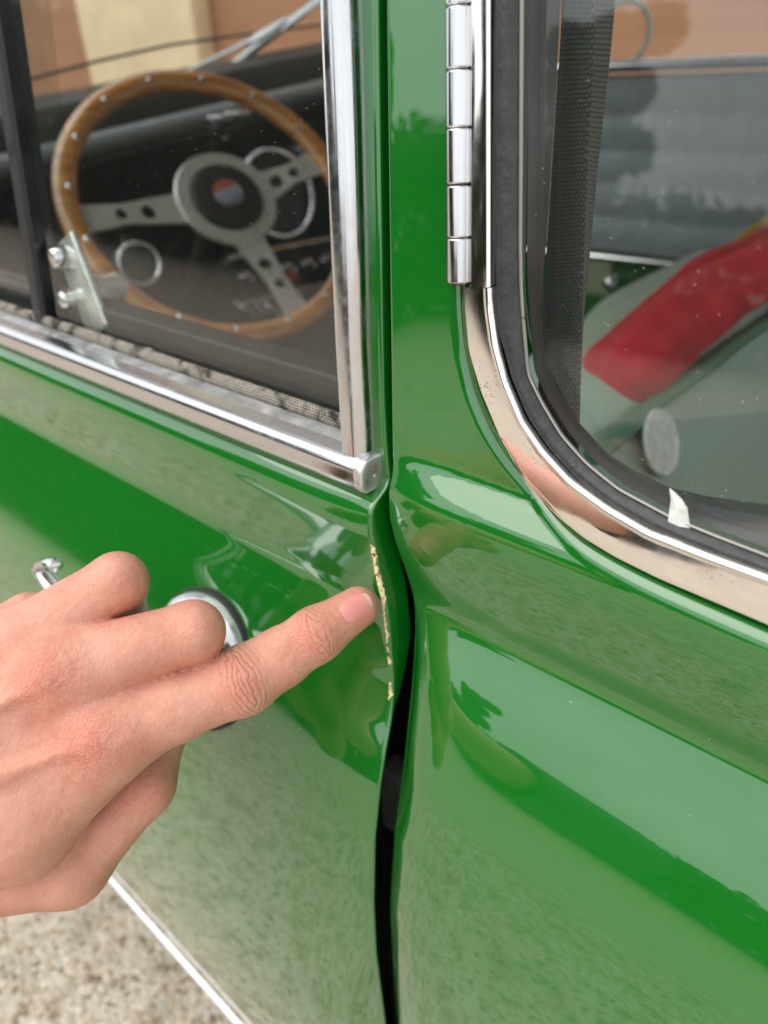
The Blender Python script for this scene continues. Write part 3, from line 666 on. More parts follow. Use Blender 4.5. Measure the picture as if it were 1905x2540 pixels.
# --- belt rail, upright strip and glass of the door
def rail_section(h, d, n=7):
    """rounded section (out, up): closed"""
    r = min(h, d)*.42; pts = []
    for cx, cz, a0 in [(-d+r, h-r, 90), (-d+r, r, 180)]:
        for a in np.linspace(a0, a0+90, n): pts.append((cx+r*math.cos(math.radians(a)), cz+r*math.sin(math.radians(a))))
    return [(.006, h)] + [(p[0], p[1]) for p in pts] + [(.006, 0)]
zb = float(ony(900, 1213, -.006)[2]); ztp = float(ony(856, 1122, -.006)[2]); xend = float(ony(926, 1170, -.004)[0])
HR = ztp-zb
sec = np.array(rail_section(HR, .0095))
xsr = np.r_[np.linspace(-1.05, xend-.004, 60), xend-.0025, xend-.0012, xend-.0004, xend]
scl = np.r_[np.ones(60), .985, .95, .89, .78]
G = []
for x, s in zip(xsr, scl):
    c = np.array([-.001, HR/2]); q = (sec-c)*s + c
    G.append([(x, p[0]-.0008, zb+p[1]) for p in q])
rail = MB().grid(G, closed_v=True, cap=True).build('belt_rail', ALU, door, angle=45)
c_ = np.array([-.001, HR/2])
endc = MB().grid([[(x, q[0]-.0008, zb+q[1]) for q in (sec-c_)*k_+c_] for x, k_ in [(xend-.003, 1.0), (xend-.0028, 1.01), (xend-.0004, 1.01), (xend+.0001, .98), (xend+.0004, .90), (xend+.0005, .6), (xend+.0005, .2)]], closed_v=True, cap=True).build('rail_end_cap', simple('satin_end_cap', (.66, .66, .66), .34, metal=.75, noise=.25, nscale=250, rough_var=.2), rail, angle=40)
# end wear marks
mb = MB()
for dz, dy, w, c in [(.009, -.004, .0012, 0)]:
    mb.box((xend+.0005, dy, zb+dz), (.0005, w*.7, w*.6), bevel=.0001)
mb.build('red_fleck', simple('red_fleck', (.6, .03, .02), .5), rail)
mb = MB(); mb.box((xend+.0005, -.0040, zb+.0055), (.0004, .0012, .0009), bevel=.0001); mb.build('cream_fleck', simple('cream_fleck', (.7, .6, .35), .7), rail)
# dull upper lip of the rail up to the glass
mb = MB(); mb.grid([[(x, -.003, zb+HR-.0006), (x, .0015, zb+HR+.0006), (x, .005, zb+HR+.0008), (x, .0062, zb+HR-.002)] for x in np.linspace(-1.05, xend-.006, 40)])
mb.build('rail_ledge', simple('dull_aluminium', (.42, .42, .42), .4, metal=.8, noise=.3, nscale=120, rough_var=.2), door)

def uv_strip(o, us, vs):
    me = o.data; uvl = me.uv_layers.new(name='UVMap'); 
    co = np.zeros(len(me.loops), int); me.loops.foreach_get('vertex_index', co); u = np.asarray(us)[co]; v = np.asarray(vs)[co]
    uvl.data.foreach_set('uv', np.stack([u, v], 1).ravel())
# woven glass channel
xs_ = np.linspace(-1.0, -.0165, 200); G = []; us = []; vs = []
zc0 = zb+HR+.0008
for x in xs_:
    row = []
    for a in np.linspace(-10, 190, 11):
        j = .00012*math.sin(x*3100+a*.3)
        row.append((x, .0085-(.0028+j)*math.cos(math.radians(a)), zc0+.0005+(.0034+j)*math.sin(math.radians(a)))); us.append(x); vs.append(a/180*math.pi*.0028)
    G.append(row)
o = MB().grid(G).build('glass_channel', braid_mat(), door); uv_strip(o, us, vs)
# black inner channel behind the glass
mb = MB(); mb.box((-.53, .026, .010), (1.02, .014, .024), bevel=.002); mb.build('inner_channel', RUBBER, door)
mb = MB(); mb.box((-.53, .045, -.012), (1.02, .03, .03), bevel=.006); mb.build('window_sill_trim', BLACK, door)

# upright chrome strip beside the glass
SL = [(801, 0), (813, 289), (828, 637), (839, 860), (856, 1124)]; SR = [(880, 0), (889, 289), (898, 637), (903, 860), (916, 1131)]
L3 = resample(np.array([onU(*q, -.004) for q in SL]), 60, 4); R3 = resample(np.array([onU(*q, -.004) for q in SR]), 60, 4)
ext_top = 2.6
L3 = np.vstack([L3[0]+(L3[0]-L3[8])*7, L3]); R3 = np.vstack([R3[0]+(R3[0]-R3[8])*7, R3])
G = []
for i, (l, r_) in enumerate(zip(L3, R3)):
    row = [l+np.array([0, .010, 0])]
    for s in np.linspace(0, 1, 15):
        hgt = .0042*(1-abs(2*s-1)**3.0)+.0002
        row.append(l+(r_-l)*s+np.array([0, -hgt, 0]))
    row.append(r_+np.array([0, .010, 0])); G.append(row)
# rounded foot
last = np.array(G[-1]); ctr = last.mean(0)
f1 = last.copy(); f1[1:-1] = f1[1:-1]+np.array([0, .0012, -.0006]); f2 = last.copy(); f2[1:-1, 1] = L3[-1, 1]+.002; f2[1:-1, 2] -= .0008
G += [f1, f2]
MB().grid(G, cap=True).build('window_strip', ALU, door, angle=50)
# inner felt beside the glass
mb = MB(); G = [[l+np.array([0, .006, 0]), l+np.array([.004, .0075, 0]), l+np.array([.004, .016, 0]), l+np.array([-.002, .016, 0])] for l in L3]
mb.grid(G, closed_v=True, cap=True); mb.build('glass_run', RUBBER, door)

def pane(name, corners, thick, parent):
    c = [np.asarray(p, float) for p in corners]; n = unit(np.cross(c[1]-c[0], c[3]-c[0])); 
    if n[1] > 0: n = -n
    v = c + [p-n*thick for p in c]
    return mk(name, v, [(0, 1, 2, 3), (7, 6, 5, 4), (0, 4, 5, 1), (1, 5, 6, 2), (2, 6, 7, 3), (3, 7, 4, 0)], GLASS, parent, smooth=False)
yU = lambda z, off: off+TUMBLE*z
pane('sliding_window', [(-.236, yU(.008, .0085), .008), (-.012, yU(.008, .0085), .008), (-.012, yU(.36, .0085), .36), (-.215, yU(.36, .0085), .36)], .004, door)
pane('front_window', [(-1.0, yU(.008, .0165), .008), (-.226, yU(.008, .0165), .008), (-.205, yU(.36, .0165), .36), (-1.0, yU(.36, .0165), .36)], .004, door)
# black edge of the sliding pane
b0 = onU(95, 815, .004); b1 = onU(-25, 60, .004); dv = unit(b1-b0); G = []
for s in np.linspace(-.004, .34, 12):
    c = b0+dv*s; c[1] = yU(c[2], .0065)
    G.append([c+np.array(k) for k in [(-.0055, 0, 0), (-.004, -.002, 0), (.004, -.002, 0), (.0055, 0, 0), (.0055, .010, 0), (-.0055, .010, 0)]])
MB().grid(G, closed_v=True, cap=True).build('pane_edge_rubber', simple('black_edge', (.012, .014, .016), .35, rough_var=.2), door, angle=35)
# window catch of clear plastic and chrome
cp = onU(165, 690, .012); cp2 = onU(195, 780, .012)
CLEAR = simple('pale_plastic', (.72, .73, .70), .12, coat=.6, noise=.2, nscale=60)
ax = unit(onU(140, 620, .012)-onU(215, 820, .012)); sd_ = unit(np.cross(ax, [0, 1, 0]))
cc = (onU(140, 615, .012)+onU(215, 815, .012))/2; rot = Matrix((Vector(sd_), Vector(np.cross(ax, sd_)), Vector(ax))).transposed()
mb = MB(); mb.box(cc+np.array([0, .006, 0]), (.024, .004, .048), rot, bevel=.0018); catch = mb.build('window_catch', simple('bright_catch', (.74, .74, .72), .18, metal=.5, noise=.25, nscale=120, rough_var=.15), door, angle=30)
mb = MB(); lathe(mb, onU(140, 640, .012), (0, -1, 0), [(-.008, .006), (.001, .006), (.003, .0045), (.0035, .001)], 20); mb.build('catch_screw', CHROME, catch)
mb = MB(); lathe(mb, onU(160, 745, .012), (0, -1, 0), [(-.008, .005), (.001, .005), (.0025, .0035), (.003, .001)], 20); mb.build('catch_screw', CHROME, catch)
mb = MB(); lathe(mb, onU(235, 725, .030), (.35, -1, .1), [(-.016, .008), (-.004, .008), (0, .0095), (.006, .0095), (.009, .007), (.010, .002)], 24); mb.build('catch_knob', simple('clear_knob', (.6, .6, .58), .08, coat=1), catch)
mb = MB(); tube(mb, [onU(360, 895, .016), onU(400, 880, .020), onU(425, 860, .026), onU(412, 840, .030)], [.0018, .0022, .0022, .002], 8); tube(mb, [onU(345, 868, .018), onU(372, 872, .018), onU(402, 884, .02)], [.0015, .002, .0018], 8)
mb.build('finger_pull', simple('pale_clip', (.6, .6, .6), .2), door)

# --- door handle
hc = np.array([-.084, float(F_door(-.083, -.100)), -.100]); ha = unit((0.06, -1, .46))
mb = MB(); lathe(mb, hc, ha, [(-.010, .0315), (.0005, .0315), (.0018, .0308), (.002, .0295)], 56); hb = mb.build('handle_gasket', RUBBER, door)
mb = MB(); lathe(mb, hc, ha, [(.0005, .0300), (.0035, .0299), (.0065, .0285), (.0105, .0235), (.0135, .0175), (.016, .0140), (.030, .012), (.0345, .0105), (.036, .006), (.0362, .001)], 56)
boss = mb.build('door_handle', CHROME, door)
s0 = hc+ha*.028; YL = -.066
lv = resample([s0, s0*.6+ony(165, 1490, YL)*.4+np.array([0, -.003, 0]), ony(165, 1490, YL), ony(128, 1450, YL), ony(104, 1420, YL), ony(97, 1402, YL)], 40, 5)
mb = MB(); tube(mb, lv, np.interp(np.linspace(0, 1, 40), [0, .3, .8, 1], [.0075, .0052, .0046, .0036]), 16, flat=.7); mb.build('lever', CHROME, boss)
hk = resample([ony(98, 1408, YL), ony(104, 1397, YL-.001), ony(120, 1394, YL-.002), ony(138, 1396, YL-.001), ony(140, 1408, YL)], 20, 3)
mb = MB(); tube(mb, hk, np.linspace(.0036, .0028, 20), 12, flat=.6); mb.build('lever_hook', CHROME, boss)

# --- sill with its bright strip
mb = MB(); mb.grid([[(x, F_door(-.5, -.62)+.004, -.618), (x, -.004, -.64), (x, .03, -.70), (x, .2, -.71)] for x in np.linspace(-1.05, .9, 20)]); mb.build('sill', PAINT, car)
zs0 = float(ony(590, 2540, -.03)[2]); ysl = -.030
mb = MB(); sec2 = [(.004, .005), (-.002, .0045), (-.005, .002), (-.005, -.002), (-.002, -.0045), (.004, -.005)]
mb.grid([[(x, ysl+.003+p[0]*.5, zs0-.015+p[1]*.55) for p in sec2] for x in np.linspace(-1.4, .9, 30)], closed_v=True, cap=True)
mb.build('sill_strip', simple('satin_sill_strip', (.55, .56, .57), .3, metal=.9, rough_var=.15), car)

# --- chrome frame, hinge, seal and glass of the rear side window
OUT_PX = [(1151, 712), (1151, 760), (1160, 869), (1191, 972), (1239, 1087), (1294, 1184), (1372, 1275), (1445, 1335), (1524, 1384), (1633, 1438), (1905, 1553)]
INN_PX = [(1213, 712), (1215, 760), (1227, 851), (1251, 942), (1294, 1045), (1348, 1123), (1415, 1196), (1506, 1263), (1609, 1323), (1748, 1378), (1905, 1435)]
SEA_PX = [(1345, 700), (1343, 760), (1348, 851), (1379, 960), (1433, 1045), (1506, 1123), (1580, 1170), (1657, 1208), (1760, 1232), (1905, 1251)]
FO = -.0075
def path3(px, off, n, sm=6, ext_right=.5):
    p = resample(np.array([onU(*q, off) for q in px]), n, sm)
    d = p[-1]-p[-6]; d = unit(np.array([d[0], 0, d[2]*.3])); tail = [p[-1]+d*s for s in np.linspace(0, ext_right, 14)[1:]]
    return np.vstack([p, tail])
PO = path3(OUT_PX, FO, 160); PI = path3(INN_PX, FO, 160)
G = []
for a, c in zip(PO, PI):
    e = c-a; L = np.linalg.norm(e); e /= L; w = np.array([0, -1., 0]); row = [a+w*-.009, a+w*-.0005+e*.0001, a+w*.0002+e*.0004]
    row += [a+e*L*s+w*(.0004+.00015*math.sin(math.pi*s)) for s in np.linspace(.08, .86, 8)]
    rl = .0013
    for q in np.linspace(200, -20, 9): row.append(c+e*(rl*math.cos(math.radians(q))) + w*(.0003+rl*math.sin(math.radians(q))))
    row += [c+e*(rl*1.0)+w*-.006]
    G.append(row)
frame = MB().grid(G).build('window_frame', FRAME, car, angle=35)
# dark sealant between frame and glass, then a thin bright bead
def band(pa, pb, wa, wb, name, mat, parent, crown=0.0, n=7):
    G = []
    for a, c in zip(pa, pb):
        G.append([a+(c-a)*s+np.array([0, -(wa+(wb-wa)*s+crown*math.sin(math.pi*s)), 0]) for s in np.linspace(0, 1, n)])
    return MB().grid(G).build(name, mat, parent)
UPX = [(1227, 0), (1227, 300), (1226, 600)]
INF = path3(UPX+[(q[0]+12, q[1]-4) for q in INN_PX], FO, 200)
BD = path3([(1276, 0), (1275, 300), (1274, 600), (1276, 712), (1280, 780), (1294, 936), (1330, 1010), (1378, 1090), (1440, 1160), (1520, 1225), (1657, 1299), (1780, 1350), (1905, 1398)], FO, 200)
SE = path3([(1392, 0), (1375, 300), (1355, 600)]+SEA_PX, .008, 200)
def ext_up(p):
    return np.vstack([p[0]+(p[0]-p[5])*k for k in (14, 7)] + [p]) if True else p
INF, BD, SE = ext_up(INF), ext_up(BD), ext_up(SE)
band(INF+np.array([0, .001, 0]), BD+np.array([0, .004, 0]), 0, 0, 'sealant', simple('weathered_sealant', (.030, .033, .032), .4, noise=.35, nscale=300, bump=.3, bscale=500), frame, .0012)
bead = MB(); tube(bead, BD+np.array([0, .0030, 0]), .00045, 6); bead.build('glass_bead', simple('dull_bead', (.36, .35, .32), .35, metal=.7), frame)
ps = BD+np.array([0, .006, 0])
band(ps, SE, 0, 0, 'window_seal', SEAL, frame, .002, 10)
# pane over the opening
z0, z1 = -.0, .36
qp = pane('rear_side_window', [(.02, yU(z0, .0005), z0), (.62, yU(z0, .0005), z0), (.62, yU(z1, .0005), z1), (.0, yU(z1, .0005), z1)], .004, frame)
# hinge barrel
KN = [(-230, -142), (-140, 15), (18, 172), (175, 317), (319, 456), (460, 588), (590, 701)]
def hx(py): return 1139+(1-py/700)*0
for i, (a, c) in enumerate(KN):
    pa, pc = onU(hx(a), a, -.0085), onU(hx(c), c, -.0085); r_ = .0031
    d = unit(pc-pa); L = np.linalg.norm(pc-pa)
    mb = MB(); lathe(mb, pa, d, [(0, r_-.0004), (.0002, r_-.0001), (.0004, r_), (.0006, r_), (.0009, r_), (L-.0009, r_), (L-.0006, r_), (L-.0004, r_), (L-.0002, r_-.0001), (L, r_-.0004)], 32)
    mb.build('hinge_knuckle', CHROME, frame, angle=20)
mb = MB(); tube(mb, [onU(1139, -500, -.0085), onU(1139, 706, -.0085)], .0022, 12); mb.build('hinge_pin', simple('dark_pin', (.1, .09, .08), .4, metal=.9), frame)
LF = [onU(1166, p, -.0078) for p in (-500, 0, 350, 712)]; LR = [onU(1216, p, -.0078) for p in (-500, 0, 350, 712)]
G = []
for l, r_ in zip(LF, LR):
    e = r_-l; G.append([l+np.array([0, .006, 0]), l, l+e*.12+np.array([0, -.0006, 0]), l+e*.5+np.array([0, -.0004, 0]), l+e*.9+np.array([0, -.0007, 0]), r_, r_+np.array([0, .006, 0])])
MB().grid(G, cap=True).build('hinge_leaf', FRAME, frame, angle=30)
# body-side leaf under the barrel
G = []
for p in (-500, 0, 350, 700):
    l, r_ = onU(1106, p, -.0052), onU(1150, p, -.0052); G.append([l, l+(r_-l)*.5+np.array([0, -.0006, 0]), r_, r_+np.array([0, .006, 0]), l+np.array([0, .006, 0])])
MB().grid(G, closed_v=True, cap=True).build('hinge_leaf', RUBBER, frame)

# ------------------------------------------------------------------ interior
W2 = 1.16
mb = MB(); mb.box((-.2, .58, -.60), (2.2, 1.1, .03)); mb.build('floor_pan', CARPET_GAPSHADE, car, smooth=False)
roofm = MB()
roofm.grid([[(x, .05+1.07*s, .375+.06*math.sin(math.pi*s)-.06*max(0, -x-.5)) for s in np.linspace(0, 1, 12)] for x in np.linspace(-.75, 1.0, 14)])
rf = roofm.build('roof', PAINT, car)
hl = MB(); hl.grid([[(x, .07+1.03*s, .36+.05*math.sin(math.pi*s)-.06*max(0, -x-.5)) for s in np.linspace(0, 1, 12)] for x in np.linspace(-.74, .99, 14)]); hl.build('headlining', HEADLINE, rf)
mb = MB(); mb.box((.98, .58, -.25), (.04, 1.1, .7), bevel=.01); mb.build('rear_bulkhead', DARK, car)
# near inner panels below the glass
mb = MB(); mb.box((-.53, .075, -.32), (1.02, .03, .58), bevel=.006); mb.build('door_lining', DARK, car)
mb = MB(); mb.box((.48, .075, -.33), (.9, .03, .56), bevel=.006); mb.build('quarter_lining', DARK, car)
# far door: belt rail at the window, ribbed grey card, bright strip, green metal below
ZF = .0976
fd = MB(); fd.box((-.3, W2, -.30), (1.5, .03, .56), bevel=.004); far = fd.build('far_door', PAINT, car, angle=40)
mb = MB()
rib = np.linspace(-.182, ZF-.012, 60)
mb.grid([[(x, W2-.045-.004*abs(math.sin((z+.18)*60)), z) for z in rib] for x in (-1.0, -.6, -.2, .2, .45)]); mb.build('ribbed_door_card', GREYTRIM, far, angle=0)
mb = MB(); tube(mb, [(x, W2-.055, ZF) for x in (-1.05, -.5, 0, .45)], .009, 14); mb.build('far_belt_rail', ALU, far)
mb = MB(); tube(mb, [(x, W2-.055, -.19+.02*(x+.3)) for x in (-1.05, -.5, 0, .45)], .006, 14); mb.build('door_card_strip', ALU, far)
mb = MB(); p0 = ony(1545, 82, W2-.03); torus(mb, p0, (.1, -1, 0), .042, .0045, 40, 10); mb.build('pull_ring', simple('ivory_ring', (.75, .73, .68), .25, coat=.5), far)
mb = MB(); lathe(mb, ony(1522, 700, 1.08), (0, -1, 0), [(0, .015), (.012, .014), (.02, .010), (.024, .004)], 20); mb.build('door_pull_knob', CHROME, far)
# far pillars
mb = MB(); mb.box((.50, W2, .2), (.12, .04, .5), bevel=.01); mb.build('far_pillar', DARK, far)
mb = MB(); mb.box((-1.22, .60, -.28), (.04, 1.14, .62), bevel=.01); mb.build('front_bulkhead', BLACK, car)
# dashboard
mb = MB()
da, db = np.array([-.90, .06, .012]), np.array([-.90, 1.10, .115])
G = []
for s in np.linspace(0, 1, 16):
    c = da+(db-da)*s
    G.append([c+np.array(k) for k in [(-.25, 0, .045), (-.08, 0, .05), (-.02, 0, .045), (0, 0, .02), (0, 0, -.03), (-.05, 0, -.06), (-.09, 0, -.14), (-.12, 0, -.30), (-.25, 0, -.30)]])
mb.grid(G, closed_v=True, cap=True); dash = mb.build('dashboard', BLACK, car)
mb = MB(); tube(mb, [da+(db-da)*s+np.array([.004, 0, -.006]) for s in np.linspace(.02, .98, 20)], .014, 14); mb.build('dash_rail', GREYRAIL, dash)
mb = MB(); pm = onx(545, 292, -.88); mb.box(pm, (.004, .045, .010), bevel=.002); mb.build('dash_grille', CHROME, dash)
pm = onx(590, 282, -.88); mb = MB(); mb.box(pm, (.004, .05, .009), bevel=.002); mb.build('dash_grille', CHROME, dash)
# lower switch panel
sp_a, sp_b = onx(575, 700, -.80), onx(850, 640, -.80); c = (sp_a+sp_b)/2; L = np.linalg.norm(sp_b-sp_a)
yv = unit(sp_b-sp_a); zv = unit(np.cross([1, 0, 0], yv)); xv = np.cross(yv, zv); rot = Matrix((Vector(xv), Vector(yv), Vector(zv))).transposed()
mb = MB(); mb.box(c-np.array([.02, 0, 0]), (.03, L, .075), rot, bevel=.006); spn = mb.build('switch_panel', BLACK, car)
for dz in (-.036, .036):
    mb = MB(); tube(mb, [c+yv*(-L/2)+zv*dz, c+yv*(L/2)+zv*dz], .003, 10); mb.build('panel_edge', CHROME, spn)
for i, s in enumerate((-.38, -.2, -.02, .16, .34)):
    mb = MB(); lathe(mb, c+yv*L*s-np.array([.006, 0, 0]), (1, -.2, .1), [(0, .012), (.006, .012), (.009, .009), (.012, .005), (.03, .004), (.032, .001)], 18); mb.build('toggle_switch', CHROME, spn)
mb = MB(); lathe(mb, onx(725, 685, -.79), (1, -.2, 0), [(0, .011), (.004, .010), (.006, .006), (.007, .001)], 16); mb.build('warning_lamp', simple('red_lens', (.5, .03, .02), .2), spn)
# loose wiring and brackets under the panel
mb = MB()
for i in range(7):
    a = onx(580+22*i, 745+8*math.sin(i*2), -.80); q = [a, a+np.array([.01, .012, -.02-.006*(i % 3)]), a+np.array([.0, .03, -.028]), a+np.array([-.01, .04, .0])]
    tube(mb, resample(q, 14, 3), .0028, 8)
mb.build('under_dash_pipes', CHROME, spn)
# centre instrument and column stalk ring
mb = MB(); gp = onx(690, 480, -.84); torus(mb, gp, (1, -.1, .3), .066, .004, 60, 10); ring = mb.build('speedometer_rim', CHROME, dash)
mb = MB(); lathe(mb, gp-np.array([.01, 0, 0]), (1, -.1, .3), [(-.03, .064), (0, .064), (.003, .05), (.004, .001)], 40); mb.build('speedometer_face', BLACK, ring)
mb = MB(); gq = onx(345, 655, -.62); torus(mb, gq, (1, -.3, .3), .022, .0028, 40, 10); gr2 = mb.build('gauge_rim', CHROME, dash)
mb = MB(); lathe(mb, gq-np.array([.01, 0, 0]), (1, -.3, .3), [(-.02, .021), (0, .021), (.003, .018), (.004, .001)], 30); mb.build('gauge_face', BLACK, gr2)
# windscreen lower frame
mb = MB(); tube(mb, [onx(q[0], q[1], -.96) for q in [(-150, 400), (70, 352), (430, 275), (800, 196), (1000, 155)]], .010, 10); mb.build('windscreen_rubber', RUBBER, car)
# wipers
def wiper(pts, rad, nm, mat, parent, flat=.6):
    mb = MB(); tube(mb, pts, rad, 10, flat=flat); return mb.build(nm, mat, parent)
WX = -1.02
w1 = wiper([onx(*q, WX) for q in [(525, 200), (600, 145), (690, 75), (830, -30), (1000, -150)]], [.008, .011, .012, .012, .012], 'wiper_arm', ALU, car)
wiper([onx(*q, WX+.02) for q in [(700, 60), (640, 90), (560, 130), (435, 190)]], [.006, .007, .005, .003], 'wiper_spring_arm', ALU, w1)
wiper([onx(*q, WX+.02) for q in [(705, 50), (640, 92), (610, 110)]], [.008, .012, .006], 'wiper_clamp', CHROME, w1)
wiper([onx(*q, WX) for q in [(690, 188), (720, 172), (800, 130), (950, 60)]], [.006, .014, .012, .012], 'wiper_arm', simple('white_enamel', (.78, .78, .74), .25, coat=.5), car)
wiper([onx(*q, WX-.05) for q in [(-80, 232), (40, 206), (240, 152), (420, 112), (600, 86), (830, 58), (1000, 44)]], .004, 'wiper_blade', RUBBER, car)

# steering wheel
wc = P(540, 508, .85); wnrm = unit([.7364, -.2112, .6428]); RW = .162
wa, wb = frame_of(wnrm)
def wpt(x, y, h=0): return wc + wa*x + wb*y + wnrm*h
def ang_of(px, py):
    d = ray(px, py); t = ((wc-CAM) @ wnrm)/(d @ wnrm); p = CAM+d*t-wc; return math.atan2(p @ wb, p @ wa), np.linalg.norm(p)
mb = MB(); torus(mb, wc, wnrm, RW, .0125, 96, 18, flat=.85); wheel = mb.build('steering_wheel', WOOD, car)
hub_c = np.array(wpt(0, 0, -.03))
def wheel_plane_pt(px, py, h):
    d = ray(px, py); t = ((wc+wnrm*h-CAM) @ wnrm)/(d @ wnrm); p = CAM+d*t-wc; return p @ wa, p @ wb
hx_, hy_ = wheel_plane_pt(563, 490, -.02)
for s_px in [(210, 540), (815, 385), (735, 765)]:
    th, rr = ang_of(*s_px); ux, uy = math.cos(th), math.sin(th); 
    ex, ey = ux*RW*.96-hx_, uy*RW*.96-hy_; L = math.hypot(ex, ey); ux, uy = ex/L, ey/L; vx, vy = -uy, ux
    bm = bmesh.new(); loops = []
    def addloop(pts):
        vs_ = [bm.verts.new((p[0], p[1], 0)) for p in pts]; return [bm.edges.new((vs_[i], vs_[(i+1) % len(vs_)])) for i in range(len(vs_))]
    ed = addloop([(.045, -.026), (.06, -.019), (L*.7, -.0125), (L, -.017), (L, .017), (L*.7, .0125), (.06, .019), (.045, .026)])
    for cx, r_ in ((L*.55, .0085), (L*.73, .0065)):
        ed += addloop([(cx+r_*math.cos(a), r_*math.sin(a)) for a in np.linspace(0, 2*math.pi, 18, endpoint=False)])
    bmesh.ops.triangle_fill(bm, edges=ed, use_beauty=True, use_dissolve=False)
    rr_ = bmesh.ops.extrude_face_region(bm, geom=list(bm.faces)); 
    for e in rr_['geom']:
        if isinstance(e, bmesh.types.BMVert): e.co.z = -.004
    bm.verts.index_update()
    V = []
    for v in bm.verts:
        dx, dy, h = v.co.x, v.co.y, v.co.z
        hh = -.022+.020*smoothstep(.05, L, dx)
        V.append(wpt(hx_+ux*dx+vx*dy, hy_+uy*dx+vy*dy, h+float(hh)))
    Fc = [[v.index for v in f.verts] for f in bm.faces]; bm.free()
    mk('spoke', V, Fc, SILVER, wheel, angle=30)
mb = MB(); hc3 = wpt(hx_, hy_, -.026)
lathe(mb, hc3, wnrm, [(0, .060), (.004, .061), (.007, .059), (.007, .044), (.002, .043)], 48); mb.build('hub_ring', SILVER, wheel)
mb = MB(); lathe(mb, hc3, wnrm, [(-.02, .044), (.006, .0435), (.012, .040), (.014, .030), (.0145, .016)], 48); hp = mb.build('horn_push', BLACK, wheel)
mb = MB(); lathe(mb, hc3, wnrm, [(.0145, .0180), (.0162, .0177), (.0170, .014), (.0172, .0001)], 32); bd_ = mb.build('badge', badge_mat(), hp)
at_ = bd_.data.attributes.new('badge', 'FLOAT_VECTOR', 'POINT')
up_dir = unit(UP*.8-RT*.6)
at_.data.foreach_set('vector', np.array([[.5+((np.array(v.co[:])-hc3) @ up_dir)/.036, 0, 0] for v in bd_.data.vertices]).ravel())
mb = MB(); lathe(mb, hc3, -wnrm, [(.01, .03), (.05, .022), (.3, .02)], 24); mb.build('steering_column', BLACK, wheel)
rv = None
for k in range(16):
    a = k/16*2*math.pi+.15; p = wc+(wa*math.cos(a)+wb*math.sin(a))*(RW-.004)+wnrm*.0098
    if rv is None:
        m0 = MB(); lathe(m0, (0, 0, 0), wnrm, [(-.004, .0034), (.001, .0034), (.002, .002), (.0022, .0005)], 12); rv = m0.build('rim_rivet', CHROME, wheel); base_inv = rv.matrix_parent_inverse.copy(); rv.location = p
    else:
        c = rv.copy(); col.objects.link(c); c.location = p

# seats
def seat_back(name, x, y0, y1, ztop, lean, mat, h=.46, th=.11):
    """rounded slab: rear face towards +x, top edge along y"""
    G = []
    ny = 24
    for s in np.linspace(0, 1, ny):
        y = y0+(y1-y0)*s; e = 1-(abs(2*s-1))**6*.35; ring = []
        for q in np.linspace(0, 2*math.pi, 40, endpoint=False):
            cx, cz = math.cos(q), math.sin(q)
            sx = np.sign(cx)*abs(cx)**.45; sz = np.sign(cz)*abs(cz)**.25
            px_ = -th/2+sx*th/2*e; pz = -h/2+sz*h/2*(1-(1-e)*.3)
            ring.append((x+px_+(-pz)*lean*-1*-1*.0+(-pz)*-lean, y, ztop+pz))
        G.append(ring)
    return MB().grid(G, closed_v=True, cap=True).build(name, mat, car)
sp1 = P(1478, 1042, .42)
s1 = seat_back('front_seat', sp1[0]+.0, sp1[1]-.02, sp1[1]+.46, sp1[2]+.006, -.45, VINYL)
mb = MB(); tube(mb, [(sp1[0]+.0065+.0012*math.sin(y*40), y, sp1[2]-.0135+.0012*math.sin(y*23)) for y in np.linspace(sp1[1]-.015, sp1[1]+.455, 60)], .0058, 12); mb.build('seat_piping', PIPING, s1)
sp2 = ony(1590, 735, .70)
s2 = seat_back('passenger_seat', sp2[0]+.05, .62, 1.06, sp2[2], .12, VINYL)
# seat belt hanging behind the rear side glass
bl_ = [(1395, -60), (1390, 100), (1370, 400), (1345, 800), (1332, 1010), (1325, 1150)]
bm_ = [(1472, -60), (1467, 100), (1450, 400), (1437, 800), (1432, 1040), (1428, 1150)]
br_ = [(1526, -60), (1513, 100), (1480, 400), (1443, 800), (1433, 1040), (1428, 1150)]
A = resample(np.array([ony(*q, .036) for q in bl_]), 80, 4); B_ = resample(np.array([ony(*q, .030) for q in bm_]), 80, 4); Cc = resample(np.array([ony(*q, .040) for q in br_]), 80, 4)
def ribbon(a, b, name, parent):
    V = []; us = []; vs = []; n = 9; G = []; s = np.r_[0, np.cumsum(np.linalg.norm(np.diff(a, axis=0), axis=1))]
    for off in (0.0, .0011):
        for i in range(len(a)):
            w = np.linalg.norm(b[i]-a[i])
            for j in range(n):
                t = j/(n-1); V.append(a[i]+(b[i]-a[i])*t+np.array([0, off-.0006*math.sin(math.pi*t), 0])); us.append(t*.016); vs.append(s[i])
    m_ = len(a); F_ = []
    for k in (0, 1):
        for i in range(m_-1):
            for j in range(n-1):
                q = k*m_*n+i*n+j; F_.append((q, q+n, q+n+1, q+1))
    for i in range(m_-1):
        for j in (0, n-1): q = i*n+j; F_.append((q, q+n, q+n+m_*n, q+m_*n))
    o = mk(name, V, F_, WEB, parent, angle=50); uv_strip(o, us, vs); return o
WEB = webbing_mat()
belt = ribbon(A, B_, 'seat_belt', car); ribbon(B_+np.array([0, .0006, 0]), Cc, 'belt_fold', belt)

